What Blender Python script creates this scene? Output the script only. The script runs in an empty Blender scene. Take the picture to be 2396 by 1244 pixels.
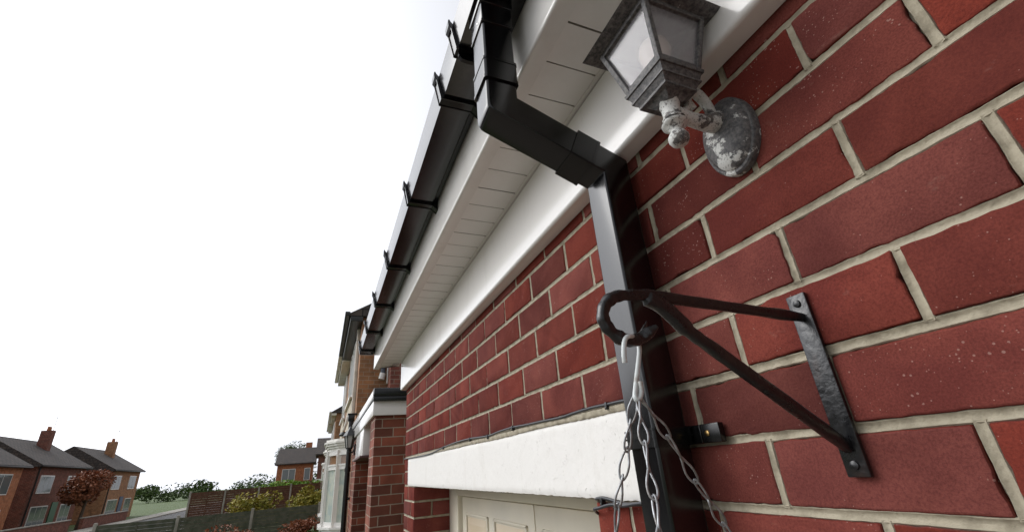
import bpy, bmesh, math, random
from mathutils import Vector, Matrix, noise
C = bpy.context.scene.collection
scn = bpy.context.scene
rad = math.radians
random.seed(7)
# Units are metres. Origin height = eye level, X=0 is the face of the garage wall, +Y runs along the wall.
GZ = -2.2      # ground level

# ------------------------------------------------------------------ camera
cam_d = bpy.data.cameras.new('camera'); cam = bpy.data.objects.new('camera', cam_d); C.objects.link(cam)
yaw, pit, rol = 0.410798732, 0.425039823, -0.0785952836
fw = Vector((math.sin(yaw)*math.cos(pit), math.cos(yaw)*math.cos(pit), math.sin(pit)))
r0 = Vector((math.cos(yaw), -math.sin(yaw), 0)); u0 = r0.cross(fw)
rr = r0*math.cos(rol) + u0*math.sin(rol); uu = -r0*math.sin(rol) + u0*math.cos(rol)
M = Matrix((rr, uu, -fw)).transposed().to_4x4(); M.translation = Vector((-0.5496, 0, 0))
cam.matrix_world = M
cam_d.sensor_width = 36; cam_d.lens = 1022.3/2396*36; cam_d.clip_start = 0.01; cam_d.clip_end = 2000
scn.camera = cam

# ------------------------------------------------------------------ sky, sun, exposure (overcast)
w = bpy.data.worlds.new('World'); scn.world = w; w.use_nodes = True
nt = w.node_tree; nt.nodes.clear()
out = nt.nodes.new('ShaderNodeOutputWorld'); bg = nt.nodes.new('ShaderNodeBackground')
sky = nt.nodes.new('ShaderNodeTexSky'); sky.sky_type = 'NISHITA'; sky.sun_disc = False
SUN_EL, SUN_AZ = rad(38), rad(-58)
sky.sun_elevation = SUN_EL; sky.sun_rotation = SUN_AZ; sky.dust_density = 6; sky.air_density = 1.0
hsv = nt.nodes.new('ShaderNodeHueSaturation'); hsv.inputs['Saturation'].default_value = 0.05
mix = nt.nodes.new('ShaderNodeMix'); mix.data_type = 'RGBA'; mix.inputs[0].default_value = 0.75
mix.inputs[7].default_value = (8.0, 8.2, 8.8, 1)      # even cloud cover
nt.links.new(sky.outputs[0], hsv.inputs['Color']); nt.links.new(hsv.outputs[0], mix.inputs[6])
# the cloud is brighter towards the hidden sun
tcw = nt.nodes.new('ShaderNodeTexCoord'); dt = nt.nodes.new('ShaderNodeVectorMath'); dt.operation = 'DOT_PRODUCT'
gd = Vector((math.sin(rad(-50))*math.cos(rad(22)), math.cos(rad(-50))*math.cos(rad(22)), math.sin(rad(22)))); dt.inputs[1].default_value = gd
mrw = nt.nodes.new('ShaderNodeMapRange'); mrw.inputs[1].default_value = -.1; mrw.inputs[2].default_value = 1; mrw.inputs[3].default_value = 0; mrw.inputs[4].default_value = 1
pw = nt.nodes.new('ShaderNodeMath'); pw.operation = 'POWER'; pw.inputs[1].default_value = 3.2
ma = nt.nodes.new('ShaderNodeMath'); ma.operation = 'MULTIPLY_ADD'; ma.inputs[1].default_value = 1.45; ma.inputs[2].default_value = .62
vs_ = nt.nodes.new('ShaderNodeVectorMath'); vs_.operation = 'SCALE'
nt.links.new(tcw.outputs['Generated'], dt.inputs[0]); nt.links.new(dt.outputs['Value'], mrw.inputs[0]); nt.links.new(mrw.outputs[0], pw.inputs[0]); nt.links.new(pw.outputs[0], ma.inputs[0])
nt.links.new(ma.outputs[0], vs_.inputs['Scale']); nt.links.new(mix.outputs[2], vs_.inputs[0])
nt.links.new(vs_.outputs[0], bg.inputs[0]); nt.links.new(bg.outputs[0], out.inputs[0])
bg.inputs[1].default_value = 0.15
sd = bpy.data.lights.new('sun', 'SUN'); sd.energy = 0.5; sd.angle = rad(30); sd.color = (1, .97, .92)
sun = bpy.data.objects.new('sun', sd); C.objects.link(sun)
sdir = Vector((math.sin(SUN_AZ)*math.cos(SUN_EL), math.cos(SUN_AZ)*math.cos(SUN_EL), math.sin(SUN_EL)))
sun.rotation_euler = sdir.to_track_quat('Z', 'Y').to_euler(); sun.location = sdir*30
scn.view_settings.view_transform = 'Standard'; scn.view_settings.look = 'None'
scn.view_settings.gamma = 1; scn.view_settings.exposure = 0.0
scn.render.engine = 'CYCLES'
scn.cycles.max_bounces = 10; scn.cycles.diffuse_bounces = 5; scn.cycles.glossy_bounces = 5; scn.cycles.transmission_bounces = 8

# ------------------------------------------------------------------ helpers
def wl(o):
    v = Vector((0, 0, 0))
    while o: v += o.location; o = o.parent
    return v

class MB:
    def __init__(s): s.v = []; s.f = []; s.m = []
    def add(s, vs, fs, m=0):
        b = len(s.v); s.v += [tuple(v) for v in vs]
        for f in fs: s.f.append([i+b for i in f]); s.m.append(m)
        return s
    def box(s, x0, x1, y0, y1, z0, z1, m=0):
        vs = [(x, y, z) for x in (x0, x1) for y in (y0, y1) for z in (z0, z1)]
        return s.add(vs, [(0,1,3,2), (4,6,7,5), (0,4,5,1), (2,3,7,6), (0,2,6,4), (1,5,7,3)], m)
    def bbox(s, x0, x1, y0, y1, z0, z1, b=.002, m=0, seg=2):
        bm = bmesh.new(); bmesh.ops.create_cube(bm, size=1)
        for v in bm.verts: v.co = Vector(((x0+x1)/2+v.co.x*(x1-x0), (y0+y1)/2+v.co.y*(y1-y0), (z0+z1)/2+v.co.z*(z1-z0)))
        b = min(b, .45*min(x1-x0, y1-y0, z1-z0))
        bmesh.ops.bevel(bm, geom=bm.edges[:]+bm.verts[:], offset=b, segments=seg, affect='EDGES', profile=.5)
        s.add([v.co[:] for v in bm.verts], [[v.index for v in f.verts] for f in bm.faces], m); bm.free(); return s
    def sweep(s, path, prof, up=None, cap=True, m=0, closed=False, scale=None):
        """prof: list of (a,b) around the path; path pts get mitred frames"""
        P = [Vector(p) for p in path]; n = len(P); base = len(s.v); k = len(prof)
        up = Vector(up) if up else None; ref = None
        for i in range(n):
            if closed: a = (P[i]-P[i-1]).normalized(); b = (P[(i+1) % n]-P[i]).normalized()
            else:
                a = (P[i]-P[i-1]).normalized() if i else (P[1]-P[0]).normalized()
                b = (P[i+1]-P[i]).normalized() if i < n-1 else a
            t = (a+b).normalized(); ca = max(.2, a.dot(t))
            if up is None:
                if ref is None:
                    ref = Vector((0, 0, 1)) if abs(t.z) < .9 else Vector((1, 0, 0))
                    ref = (ref - t*ref.dot(t)).normalized()
                else: ref = (ref - t*ref.dot(t)).normalized()
                e1 = ref; e2 = t.cross(e1); st = 1
            else:
                e1 = up.normalized(); e2 = t.cross(e1).normalized(); st = 1/ca   # e1 is normal to the bend plane
            sc = scale[i] if scale else 1
            for (p, q) in prof: s.v.append(tuple(P[i] + e1*p*sc + e2*q*sc*st))
        rng = n if closed else n-1
        for i in range(rng):
            for j in range(k):
                a0 = base+i*k+j; a1 = base+i*k+(j+1) % k; c0 = base+((i+1) % n)*k+j; c1 = base+((i+1) % n)*k+(j+1) % k
                s.f.append([a0, a1, c1, c0]); s.m.append(m)
        if cap and not closed:
            s.f.append([base+j for j in range(k)][::-1]); s.m.append(m)
            s.f.append([base+(n-1)*k+j for j in range(k)]); s.m.append(m)
        return s
    def tube(s, path, r, n=10, m=0, closed=False, scale=None):
        return s.sweep(path, [(r*math.cos(2*math.pi*i/n), r*math.sin(2*math.pi*i/n)) for i in range(n)], None, True, m, closed, scale)
    def prism(s, prof, axis, a, b, m=0):
        """closed profile extruded along an axis; prof coords are the two other axes in xyz order"""
        def P(p, t):
            return (t, p[0], p[1]) if axis == 'x' else ((p[0], t, p[1]) if axis == 'y' else (p[0], p[1], t))
        n = len(prof)
        return s.add([P(p, a) for p in prof]+[P(p, b) for p in prof],
                     [[i, (i+1) % n, n+(i+1) % n, n+i] for i in range(n)]+[list(range(n))[::-1], list(range(n, 2*n))], m)
    def lathe(s, c, prof, n=24, m=0, axis=(0, 0, 1)):
        ax = Vector(axis).normalized(); e = Vector((1, 0, 0)) if abs(ax.x) < .9 else Vector((0, 1, 0))
        e = (e-ax*e.dot(ax)).normalized(); g = ax.cross(e); base = len(s.v); k = len(prof); c = Vector(c)
        for (r, z) in prof:
            for i in range(n):
                t = 2*math.pi*i/n; s.v.append(tuple(c+ax*z+(e*math.cos(t)+g*math.sin(t))*r))
        for a in range(k-1):
            for i in range(n): s.f.append([base+a*n+i, base+a*n+(i+1) % n, base+(a+1)*n+(i+1) % n, base+(a+1)*n+i]); s.m.append(m)
        s.f.append([base+i for i in range(n)][::-1]); s.m.append(m)
        s.f.append([base+(k-1)*n+i for i in range(n)]); s.m.append(m)
        return s
    def build(s, name, mats, parent=None, smooth=30, jit=0):
        me = bpy.data.meshes.new(name)
        off = wl(parent) if parent else Vector((0, 0, 0))
        me.from_pydata([Vector(v)-off for v in s.v], [], s.f)
        mats = mats if isinstance(mats, (list, tuple)) else [mats]
        for mm in mats: me.materials.append(mm)
        if len(mats) > 1: me.polygons.foreach_set('material_index', s.m)
        bm = bmesh.new(); bm.from_mesh(me); bmesh.ops.recalc_face_normals(bm, faces=bm.faces); bm.to_mesh(me); bm.free()
        uv = me.uv_layers.new(name='UVMap').data       # metre-scaled box projection
        V = me.vertices; o = off
        for p in me.polygons:
            nx, ny, nz = (abs(c) for c in p.normal)
            for li in p.loop_indices:
                co = V[me.loops[li].vertex_index].co + o
                uv[li].uv = (co.y, co.z) if nx >= ny and nx >= nz else ((co.x, co.z) if ny >= nz else (co.x, co.y))
        if smooth:
            for p in me.polygons: p.use_smooth = True
            me.set_sharp_from_angle(angle=rad(smooth))
        ob = bpy.data.objects.new(name, me); C.objects.link(ob)
        if parent: ob.parent = parent
        return ob

def tag(o, label=None, cat=None, group=None, kind=None):
    if label: o['label'] = label
    if cat: o['category'] = cat
    if group: o['group'] = group
    if kind: o['kind'] = kind
    return o
def thing(name, label, cat, loc=(0, 0, 0), group=None):
    o = bpy.data.objects.new(name, None); C.objects.link(o); o.location = loc; o.empty_display_size = .1
    return tag(o, label, cat, group)
def rrect(w, h, r, n=4):
    pts = []
    for cx, cy, a0 in ((w/2-r, h/2-r, 0), (-w/2+r, h/2-r, 90), (-w/2+r, -h/2+r, 180), (w/2-r, -h/2+r, 270)):
        for i in range(n+1):
            a = rad(a0+90*i/n); pts.append((cx+r*math.cos(a), cy+r*math.sin(a)))
    return pts

def smoothpath(Q, k=6):
    Q = [Vector(q_) for q_ in Q]; Q = [Q[0]*2-Q[1]]+Q+[Q[-1]*2-Q[-2]]; P = []
    for i in range(1, len(Q)-2):
        for j in range(k):
            t_ = j/k; a, b, c_, d_ = Q[i-1:i+3]; P.append(.5*((2*b)+(c_-a)*t_+(2*a-5*b+4*c_-d_)*t_*t_+(3*b-a-3*c_+d_)*t_**3))
    P.append(Q[-2]); return P

# ------------------------------------------------------------------ materials
def mat(name, col=(.5, .5, .5), rough=.5, metal=0, spec=.5, bump=None, vary=None, **kw):
    m = bpy.data.materials.new(name); m.use_nodes = True; t = m.node_tree; b = t.nodes['Principled BSDF']
    b.inputs['Base Color'].default_value = (*col, 1); b.inputs['Roughness'].default_value = rough
    b.inputs['Metallic'].default_value = metal; b.inputs['Specular IOR Level'].default_value = spec
    for k, v in kw.items(): b.inputs[k.replace('_', ' ')].default_value = v
    tc = t.nodes.new('ShaderNodeTexCoord')
    if vary:      # (scale, colour2, lo, hi)
        sc, c2, lo, hi = vary[:4]
        n = t.nodes.new('ShaderNodeTexNoise'); n.inputs['Scale'].default_value = sc; n.inputs['Detail'].default_value = 6
        mr = t.nodes.new('ShaderNodeMapRange'); mr.inputs[1].default_value = lo; mr.inputs[2].default_value = hi
        mx = t.nodes.new('ShaderNodeMix'); mx.data_type = 'RGBA'; mx.inputs[6].default_value = (*col, 1); mx.inputs[7].default_value = (*c2, 1)
        t.links.new(tc.outputs['Object'], n.inputs['Vector']); t.links.new(n.outputs[0], mr.inputs[0])
        t.links.new(mr.outputs[0], mx.inputs[0]); t.links.new(mx.outputs[2], b.inputs['Base Color'])
        r2 = t.nodes.new('ShaderNodeMapRange'); r2.inputs[1].default_value = .3; r2.inputs[2].default_value = .7
        r2.inputs[3].default_value = rough*.8; r2.inputs[4].default_value = min(1, rough*1.25)
        t.links.new(n.outputs[0], r2.inputs[0]); t.links.new(r2.outputs[0], b.inputs['Roughness'])
    if bump:      # (scale, strength, distance)
        n = t.nodes.new('ShaderNodeTexNoise'); n.inputs['Scale'].default_value = bump[0]; n.inputs['Detail'].default_value = 5
        bp = t.nodes.new('ShaderNodeBump'); bp.inputs['Strength'].default_value = bump[1]; bp.inputs['Distance'].default_value = bump[2]
        t.links.new(tc.outputs['Object'], n.inputs['Vector']); t.links.new(n.outputs[0], bp.inputs['Height']); t.links.new(bp.outputs[0], b.inputs['Normal'])
    return m

def N(t, kind, **kw):
    n = t.nodes.new(kind)
    for k, v in kw.items():
        if k.startswith('i'): n.inputs[int(k[1:])].default_value = v
        else: setattr(n, k, v)
    return n
def ramp(t, lo, hi, a=0, b=1):
    return N(t, 'ShaderNodeMapRange', i1=lo, i2=hi, i3=a, i4=b)
def mixc(t, c1=None, c2=None, f=None):
    m = N(t, 'ShaderNodeMix', data_type='RGBA')
    if c1: m.inputs[6].default_value = (*c1, 1)
    if c2: m.inputs[7].default_value = (*c2, 1)
    if f is not None: m.inputs[0].default_value = f
    return m

def brick_geo_mat():
    m = bpy.data.materials.new('facing_brick'); m.use_nodes = True; t = m.node_tree; b = t.nodes['Principled BSDF']; L = t.links.new
    b.inputs['Roughness'].default_value = .9; b.inputs['Specular IOR Level'].default_value = .06
    tc = N(t, 'ShaderNodeTexCoord'); geo = N(t, 'ShaderNodeNewGeometry')
    n1 = N(t, 'ShaderNodeTexNoise', i2=9.0, i3=5.0); L(tc.outputs['Object'], n1.inputs[0])
    c = mixc(t, (.215, .051, .036), (.140, .031, .024)); r = ramp(t, .35, .65); L(n1.outputs[0], r.inputs[0]); L(r.outputs[0], c.inputs[0])
    hs = N(t, 'ShaderNodeHueSaturation'); ri = ramp(t, 0, 1, .70, 1.22); L(geo.outputs['Random Per Island'], ri.inputs[0]); L(ri.outputs[0], hs.inputs['Value']); L(c.outputs[2], hs.inputs['Color'])
    m7 = N(t, 'ShaderNodeMath', operation='MULTIPLY'); m7.inputs[1].default_value = 7.3; L(geo.outputs['Random Per Island'], m7.inputs[0]); fr7 = N(t, 'ShaderNodeMath', operation='FRACT'); L(m7.outputs[0], fr7.inputs[0]); r7 = ramp(t, 0, 1, .90, 1.05); L(fr7.outputs[0], r7.inputs[0]); L(r7.outputs[0], hs.inputs['Saturation'])
    # fine sand-faced mottling
    n2 = N(t, 'ShaderNodeTexNoise', i2=420.0, i3=8.0, i4=.7); L(tc.outputs['Object'], n2.inputs[0])
    c2 = mixc(t, None, (.06, .014, .014)); r2 = ramp(t, .40, .70, 0, .6); L(n2.outputs[0], r2.inputs[0]); L(r2.outputs[0], c2.inputs[0]); L(hs.outputs[0], c2.inputs[6])
    # pale grit specks
    vo = N(t, 'ShaderNodeTexVoronoi', i2=380.0); L(tc.outputs['Object'], vo.inputs['Vector'])
    cl_ = N(t, 'ShaderNodeTexNoise', i2=28.0); L(tc.outputs['Object'], cl_.inputs[0]); clr = ramp(t, .35, .7, .0, .5); L(cl_.outputs[0], clr.inputs[0])
    sep = N(t, 'ShaderNodeSeparateColor'); L(vo.outputs['Color'], sep.inputs[0])
    g1 = N(t, 'ShaderNodeMath', operation='GREATER_THAN'); g1.inputs[1].default_value = .945; L(sep.outputs[0], g1.inputs[0])
    g2 = N(t, 'ShaderNodeMath', operation='LESS_THAN'); L(clr.outputs[0], g2.inputs[1]); L(vo.outputs['Distance'], g2.inputs[0])
    g3 = N(t, 'ShaderNodeMath', operation='MULTIPLY'); L(g1.outputs[0], g3.inputs[0]); L(g2.outputs[0], g3.inputs[1])
    g4 = N(t, 'ShaderNodeMath', operation='MULTIPLY'); g4.inputs[1].default_value = .5; L(g3.outputs[0], g4.inputs[0])
    c3 = mixc(t, None, (.42, .26, .22)); L(g4.outputs[0], c3.inputs[0]); L(c2.outputs[2], c3.inputs[6])
    # lime smears
    mp = N(t, 'ShaderNodeMapping'); mp.inputs['Scale'].default_value = (1, 1, 2.2); mp.inputs['Rotation'].default_value = (.5, 0, 0); L(tc.outputs['Object'], mp.inputs[0])
    n3 = N(t, 'ShaderNodeTexNoise', i2=13.0, i3=8.0, i4=.7); L(mp.outputs[0], n3.inputs[0])
    r3 = ramp(t, .64, .82, 0, .32); L(n3.outputs[0], r3.inputs[0]); c4 = mixc(t, None, (.38, .28, .23)); L(r3.outputs[0], c4.inputs[0]); L(c3.outputs[2], c4.inputs[6])
    L(c4.outputs[2], b.inputs['Base Color'])
    # surface relief: creases + sand
    n5 = N(t, 'ShaderNodeTexNoise', i2=55.0, i3=6.0, i4=.65); L(tc.outputs['Object'], n5.inputs[0])
    ad = N(t, 'ShaderNodeMath', operation='MULTIPLY_ADD'); ad.inputs[1].default_value = .5; L(n2.outputs[0], ad.inputs[0]); L(n5.outputs[0], ad.inputs[2])
    bp = N(t, 'ShaderNodeBump'); bp.inputs['Strength'].default_value = .7; bp.inputs['Distance'].default_value = .0018
    L(ad.outputs[0], bp.inputs['Height']); L(bp.outputs[0], b.inputs['Normal'])
    return m

def brick_tex_mat(name, c1, c2, mortar, off=.5, noise_amt=.0012, bw=.225, rh=.0875, mt=.0058):
    """brickwork drawn in metres on the UV box projection"""
    m = bpy.data.materials.new(name); m.use_nodes = True; t = m.node_tree; b = t.nodes['Principled BSDF']; L = t.links.new
    b.inputs['Roughness'].default_value = .82; b.inputs['Specular IOR Level'].default_value = .3
    tc = N(t, 'ShaderNodeTexCoord'); n = N(t, 'ShaderNodeTexNoise', i2=40.0); L(tc.outputs['UV'], n.inputs[0])
    mp = N(t, 'ShaderNodeVectorMath', operation='MULTIPLY_ADD'); L(n.outputs['Color'], mp.inputs[0]); mp.inputs[1].default_value = (noise_amt*4,)*3; L(tc.outputs['UV'], mp.inputs[2])
    br = N(t, 'ShaderNodeTexBrick'); br.offset = off
    br.inputs['Scale'].default_value = 1; br.inputs['Brick Width'].default_value = bw; br.inputs['Row Height'].default_value = rh
    br.inputs['Mortar Size'].default_value = mt; br.inputs['Mortar Smooth'].default_value = .35; br.inputs['Bias'].default_value = -.1
    br.inputs['Color1'].default_value = (*c1, 1); br.inputs['Color2'].default_value = (*c2, 1); br.inputs['Mortar'].default_value = (*mortar, 1)
    L(mp.outputs[0], br.inputs[0])
    n2 = N(t, 'ShaderNodeTexNoise', i2=5.0, i3=8.0); L(tc.outputs['Object'], n2.inputs[0]); r = ramp(t, .3, .7, .7, 1.25); L(n2.outputs[0], r.inputs[0])
    hs = N(t, 'ShaderNodeHueSaturation'); L(br.outputs[0], hs.inputs['Color']); L(r.outputs[0], hs.inputs['Value'])
    L(hs.outputs[0], b.inputs['Base Color'])
    iv = N(t, 'ShaderNodeMath', operation='SUBTRACT'); iv.inputs[0].default_value = 1; L(br.outputs['Fac'], iv.inputs[1])
    bp = N(t, 'ShaderNodeBump'); bp.inputs['Strength'].default_value = .8; bp.inputs['Distance'].default_value = .004; L(iv.outputs[0], bp.inputs['Height'])
    L(bp.outputs[0], b.inputs['Normal'])
    return m

def peel_mat(name='peeling_paint', lo=.44, dark=(.055, .055, .058), mid=(.23, .21, .19)):
    m = bpy.data.materials.new(name); m.use_nodes = True; t = m.node_tree; b = t.nodes['Principled BSDF']; L = t.links.new
    b.inputs['Roughness'].default_value = .6
    tc = N(t, 'ShaderNodeTexCoord'); n = N(t, 'ShaderNodeTexNoise', i2=26.0, i3=8.0, i4=.68); L(tc.outputs['Object'], n.inputs[0])
    n2 = N(t, 'ShaderNodeTexNoise', i2=160.0, i3=6.0, i4=.7); L(tc.outputs['Object'], n2.inputs[0])
    c = mixc(t, dark, mid); r = ramp(t, .4, .65); L(n2.outputs[0], r.inputs[0]); L(r.outputs[0], c.inputs[0])
    c2 = mixc(t, None, (.60, .60, .57)); r2 = ramp(t, lo, lo+.025); L(n.outputs[0], r2.inputs[0]); L(r2.outputs[0], c2.inputs[0]); L(c.outputs[2], c2.inputs[6])
    n3 = N(t, 'ShaderNodeTexNoise', i2=300.0, i3=3.0); L(tc.outputs['Object'], n3.inputs[0]); r3 = ramp(t, .56, .64, 0, .6); L(n3.outputs[0], r3.inputs[0])
    c3 = mixc(t, None, (.12, .11, .1)); L(r3.outputs[0], c3.inputs[0]); L(c2.outputs[2], c3.inputs[6]); L(c3.outputs[2], b.inputs['Base Color'])
    bp = N(t, 'ShaderNodeBump'); bp.inputs['Strength'].default_value = .6; bp.inputs['Distance'].default_value = .0006
    ad = N(t, 'ShaderNodeMath', operation='ADD'); L(r2.outputs[0], ad.inputs[0]); L(n2.outputs[0], ad.inputs[1]); L(ad.outputs[0], bp.inputs['Height']); L(bp.outputs[0], b.inputs['Normal'])
    return m

def lintel_mat():
    m = bpy.data.materials.new('painted_concrete'); m.use_nodes = True; t = m.node_tree; b = t.nodes['Principled BSDF']; L = t.links.new
    b.inputs['Roughness'].default_value = .6
    tc = N(t, 'ShaderNodeTexCoord')
    n = N(t, 'ShaderNodeTexNoise', i2=34.0, i3=8.0, i4=.6); L(tc.outputs['Object'], n.inputs[0])
    n2 = N(t, 'ShaderNodeTexNoise', i2=140.0, i3=5.0, i4=.6); L(tc.outputs['Object'], n2.inputs[0])
    pit_ = ramp(t, .60, .68, 0, 1); L(n2.outputs[0], pit_.inputs[0])
    reg = ramp(t, .50, .64, 0, 1); L(n.outputs[0], reg.inputs[0])
    mu = N(t, 'ShaderNodeMath', operation='MULTIPLY'); L(pit_.outputs[0], mu.inputs[0]); L(reg.outputs[0], mu.inputs[1])
    c = mixc(t, (.80, .78, .74), (.50, .46, .41)); mu2 = N(t, 'ShaderNodeMath', operation='MULTIPLY'); mu2.inputs[1].default_value = .3; L(mu.outputs[0], mu2.inputs[0]); L(mu2.outputs[0], c.inputs[0])
    L(c.outputs[2], b.inputs['Base Color'])
    mpx = N(t, 'ShaderNodeMapping'); mpx.inputs['Scale'].default_value = (1, 16, 2.5); L(tc.outputs['Object'], mpx.inputs[0])
    nr = N(t, 'ShaderNodeTexNoise', i2=1.0, i3=7.0, i4=.65); L(mpx.outputs[0], nr.inputs[0]); rr4 = ramp(t, .54, .78, 0, .32); L(nr.outputs[0], rr4.inputs[0])
    cr1 = mixc(t, None, (.56, .52, .44)); L(rr4.outputs[0], cr1.inputs[0]); L(c.outputs[2], cr1.inputs[6])
    vc = N(t, 'ShaderNodeTexVoronoi', i2=9.0, feature='DISTANCE_TO_EDGE'); wv = N(t, 'ShaderNodeVectorMath', operation='MULTIPLY_ADD'); wv.inputs[1].default_value = (.12, .12, .12)
    L(n.outputs['Color'], wv.inputs[0]); L(tc.outputs['Object'], wv.inputs[2]); L(wv.outputs[0], vc.inputs['Vector'])
    rc = ramp(t, .0, .010, .55, 0); L(vc.outputs['Distance'], rc.inputs[0]); mc = N(t, 'ShaderNodeMath', operation='MULTIPLY'); L(rc.outputs[0], mc.inputs[0]); L(reg.outputs[0], mc.inputs[1])
    cr2 = mixc(t, None, (.30, .27, .23)); L(mc.outputs[0], cr2.inputs[0]); L(cr1.outputs[2], cr2.inputs[6]); L(cr2.outputs[2], b.inputs['Base Color'])
    ad = N(t, 'ShaderNodeMath', operation='MULTIPLY_ADD'); ad.inputs[1].default_value = -1.2; L(mu.outputs[0], ad.inputs[0]); L(n.outputs[0], ad.inputs[2])
    bp = N(t, 'ShaderNodeBump'); bp.inputs['Strength'].default_value = .7; bp.inputs['Distance'].default_value = .0022; L(ad.outputs[0], bp.inputs['Height']); L(bp.outputs[0], b.inputs['Normal'])
    return m

BLACK = mat('black_pvc', (.002, .002, .0026), .17, spec=.60, bump=(14, .04, .0015))
def scuff(m_, col=(.10, .095, .085), lo=.66, hi=.84, amt=.05):
    t = m_.node_tree; b = t.nodes['Principled BSDF']; L = t.links.new; c0 = tuple(b.inputs['Base Color'].default_value)[:3]
    tc = N(t, 'ShaderNodeTexCoord'); mp = N(t, 'ShaderNodeMapping'); mp.inputs['Scale'].default_value = (30, 30, 5); L(tc.outputs['Object'], mp.inputs[0])
    n = N(t, 'ShaderNodeTexNoise', i2=1.6, i3=9.0, i4=.7); L(mp.outputs[0], n.inputs[0]); r = ramp(t, lo, hi, 0, amt); L(n.outputs[0], r.inputs[0])
    c = mixc(t, c0, col); L(r.outputs[0], c.inputs[0]); L(c.outputs[2], b.inputs['Base Color'])
    r0 = b.inputs['Roughness'].default_value; rr_ = ramp(t, .35, .75, r0*.9, r0*1.3); L(n.outputs[0], rr_.inputs[0]); L(rr_.outputs[0], b.inputs['Roughness'])
scuff(BLACK)
BLACKR = mat('black_pvc_worn', (.003, .003, .003), .24, spec=.5, bump=(90, .08, .0006))
WHITE = mat('white_upvc', (.80, .78, .745), .15, spec=.5, bump=(2.5, .03, .001))
SOFF = mat('soffit_upvc', (.78, .755, .72), .35, spec=.4, bump=(5, .05, .003))
def grime(m_, col, sc, lo, hi, amt):
    t = m_.node_tree; b = t.nodes['Principled BSDF']; L = t.links.new; c0 = tuple(b.inputs['Base Color'].default_value)[:3]
    tc = N(t, 'ShaderNodeTexCoord'); mp = N(t, 'ShaderNodeMapping'); mp.inputs['Scale'].default_value = sc; L(tc.outputs['Object'], mp.inputs[0])
    n = N(t, 'ShaderNodeTexNoise', i2=1.0, i3=10.0, i4=.68); L(mp.outputs[0], n.inputs[0]); r = ramp(t, lo, hi, 0, amt); L(n.outputs[0], r.inputs[0])
    c = mixc(t, c0, col); L(r.outputs[0], c.inputs[0]); L(c.outputs[2], b.inputs['Base Color'])
grime(WHITE, (.55, .52, .46), (9, 9, 2.2), .5, .8, .35); grime(SOFF, (.56, .52, .46), (7, 7, 7), .48, .8, .3)
GROOVE2 = mat('groove_grime', (.36, .33, .29), .7)
GROOVE = mat('groove_dirt_and_hole_shade', (.24, .215, .18), .8)  # dirt in the joints, also the painted darkness of the vent holes
BRICK = brick_geo_mat()
MORTAR = mat('mortar', (.385, .34, .25), .9, bump=(220, .8, .0018), vary=(45, (.22, .19, .135), .45, .75))
LINTEL = lintel_mat()
DOORM = mat('cream_door_paint', (.78, .72, .58), .4, vary=(3, (.68, .63, .52), .4, .7), bump=(40, .08, .001))
PANELM = mat('peach_panel_paint', (.66, .54, .38), .45, vary=(5, (.7, .6, .45), .35, .7))  # peach tone of the door panels, varied by noise
PEEL = peel_mat(); PEELP = peel_mat('flaking_plate_paint', .56, (.05, .05, .053), (.16, .15, .145)); PEELD = peel_mat('worn_grey_paint', .68, (.045, .045, .047), (.17, .16, .155))
IRON = mat('wrought_iron', (.005, .005, .006), .30, spec=.6, bump=(110, .8, .0014), vary=(60, (.022, .012, .010), .58, .75))
GALV = mat('galvanised_wire', (.36, .37, .38), .45, metal=.75, vary=(120, (.2, .19, .18), .45, .65), bump=(300, .3, .0004))
HOOKM = mat('white_coated_wire', (.58, .61, .60), .4, bump=(200, .2, .0003), vary=(70, (.4, .38, .35), .55, .7))
CABLE = mat('grey_cable', (.03, .031, .036), .35)
CLIPM = mat('black_plastic', (.006, .006, .006), .4)
BRASS = mat('brass_screw', (.55, .36, .14), .3, metal=1)
ZINC = mat('zinc_screw', (.6, .6, .58), .25, metal=1)
GLASS = mat('lantern_glass', (.86, .84, .86), .14, spec=.4, Transmission_Weight=.86, IOR=1.35, bump=(40, .2, .0006))
BULB = mat('frosted_bulb', (.85, .74, .6), .3)
BRN = brick_tex_mat('brown_brick', (.36, .165, .075), (.23, .115, .058), (.36, .27, .19))
RED2 = brick_tex_mat('red_brown_brick', (.25, .075, .045), (.105, .038, .026), (.32, .25, .19))
RED3 = brick_tex_mat('red_house_brick', (.19, .06, .04), (.12, .038, .028), (.27, .21, .16))
ORB = brick_tex_mat('orange_brick', (.42, .15, .065), (.36, .12, .055), (.40, .26, .17))
OURB = brick_tex_mat('garage_brick', (.17, .034, .031), (.12, .024, .023), (.33, .28, .2))
TILE = brick_tex_mat('roof_tile', (.085, .068, .058), (.055, .048, .045), (.02, .018, .018), bw=.28, rh=.24, mt=.018)
FELT = mat('grey_roof_felt', (.045, .05, .058), .7, bump=(200, .4, .002))
WOODT = mat('bare_timber', (.35, .22, .11), .7, vary=(14, (.24, .15, .08), .4, .7))
RENDER = mat('cream_render', (.50, .44, .34), .85, bump=(60, .4, .004), vary=(2, (.42, .37, .28), .4, .7))
WHITE2 = mat('aged_white_paint', (.76, .74, .69), .5, vary=(5, (.62, .59, .53), .5, .75))
STONEW = mat('weathered_white_paint', (.68, .64, .56), .6, vary=(6, (.5, .45, .37), .5, .75))
PANE = mat('window_pane', (.13, .15, .15), .04, spec=.9)
CURT = mat('net_curtain', (.34, .40, .37), .9, vary=(7, (.48, .5, .42), .4, .6), bump=(30, .4, .01))
WARMP = mat('brown_reflecting_pane', (.26, .15, .085), .06, spec=.8)
FENCEG = mat('weathered_fence', (.10, .10, .07), .85, vary=(6, (.06, .07, .045), .35, .65), bump=(40, .5, .004))
FENCEB = mat('brown_fence', (.12, .05, .028), .85, vary=(8, (.08, .035, .02), .35, .65), bump=(40, .5, .004))
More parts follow.
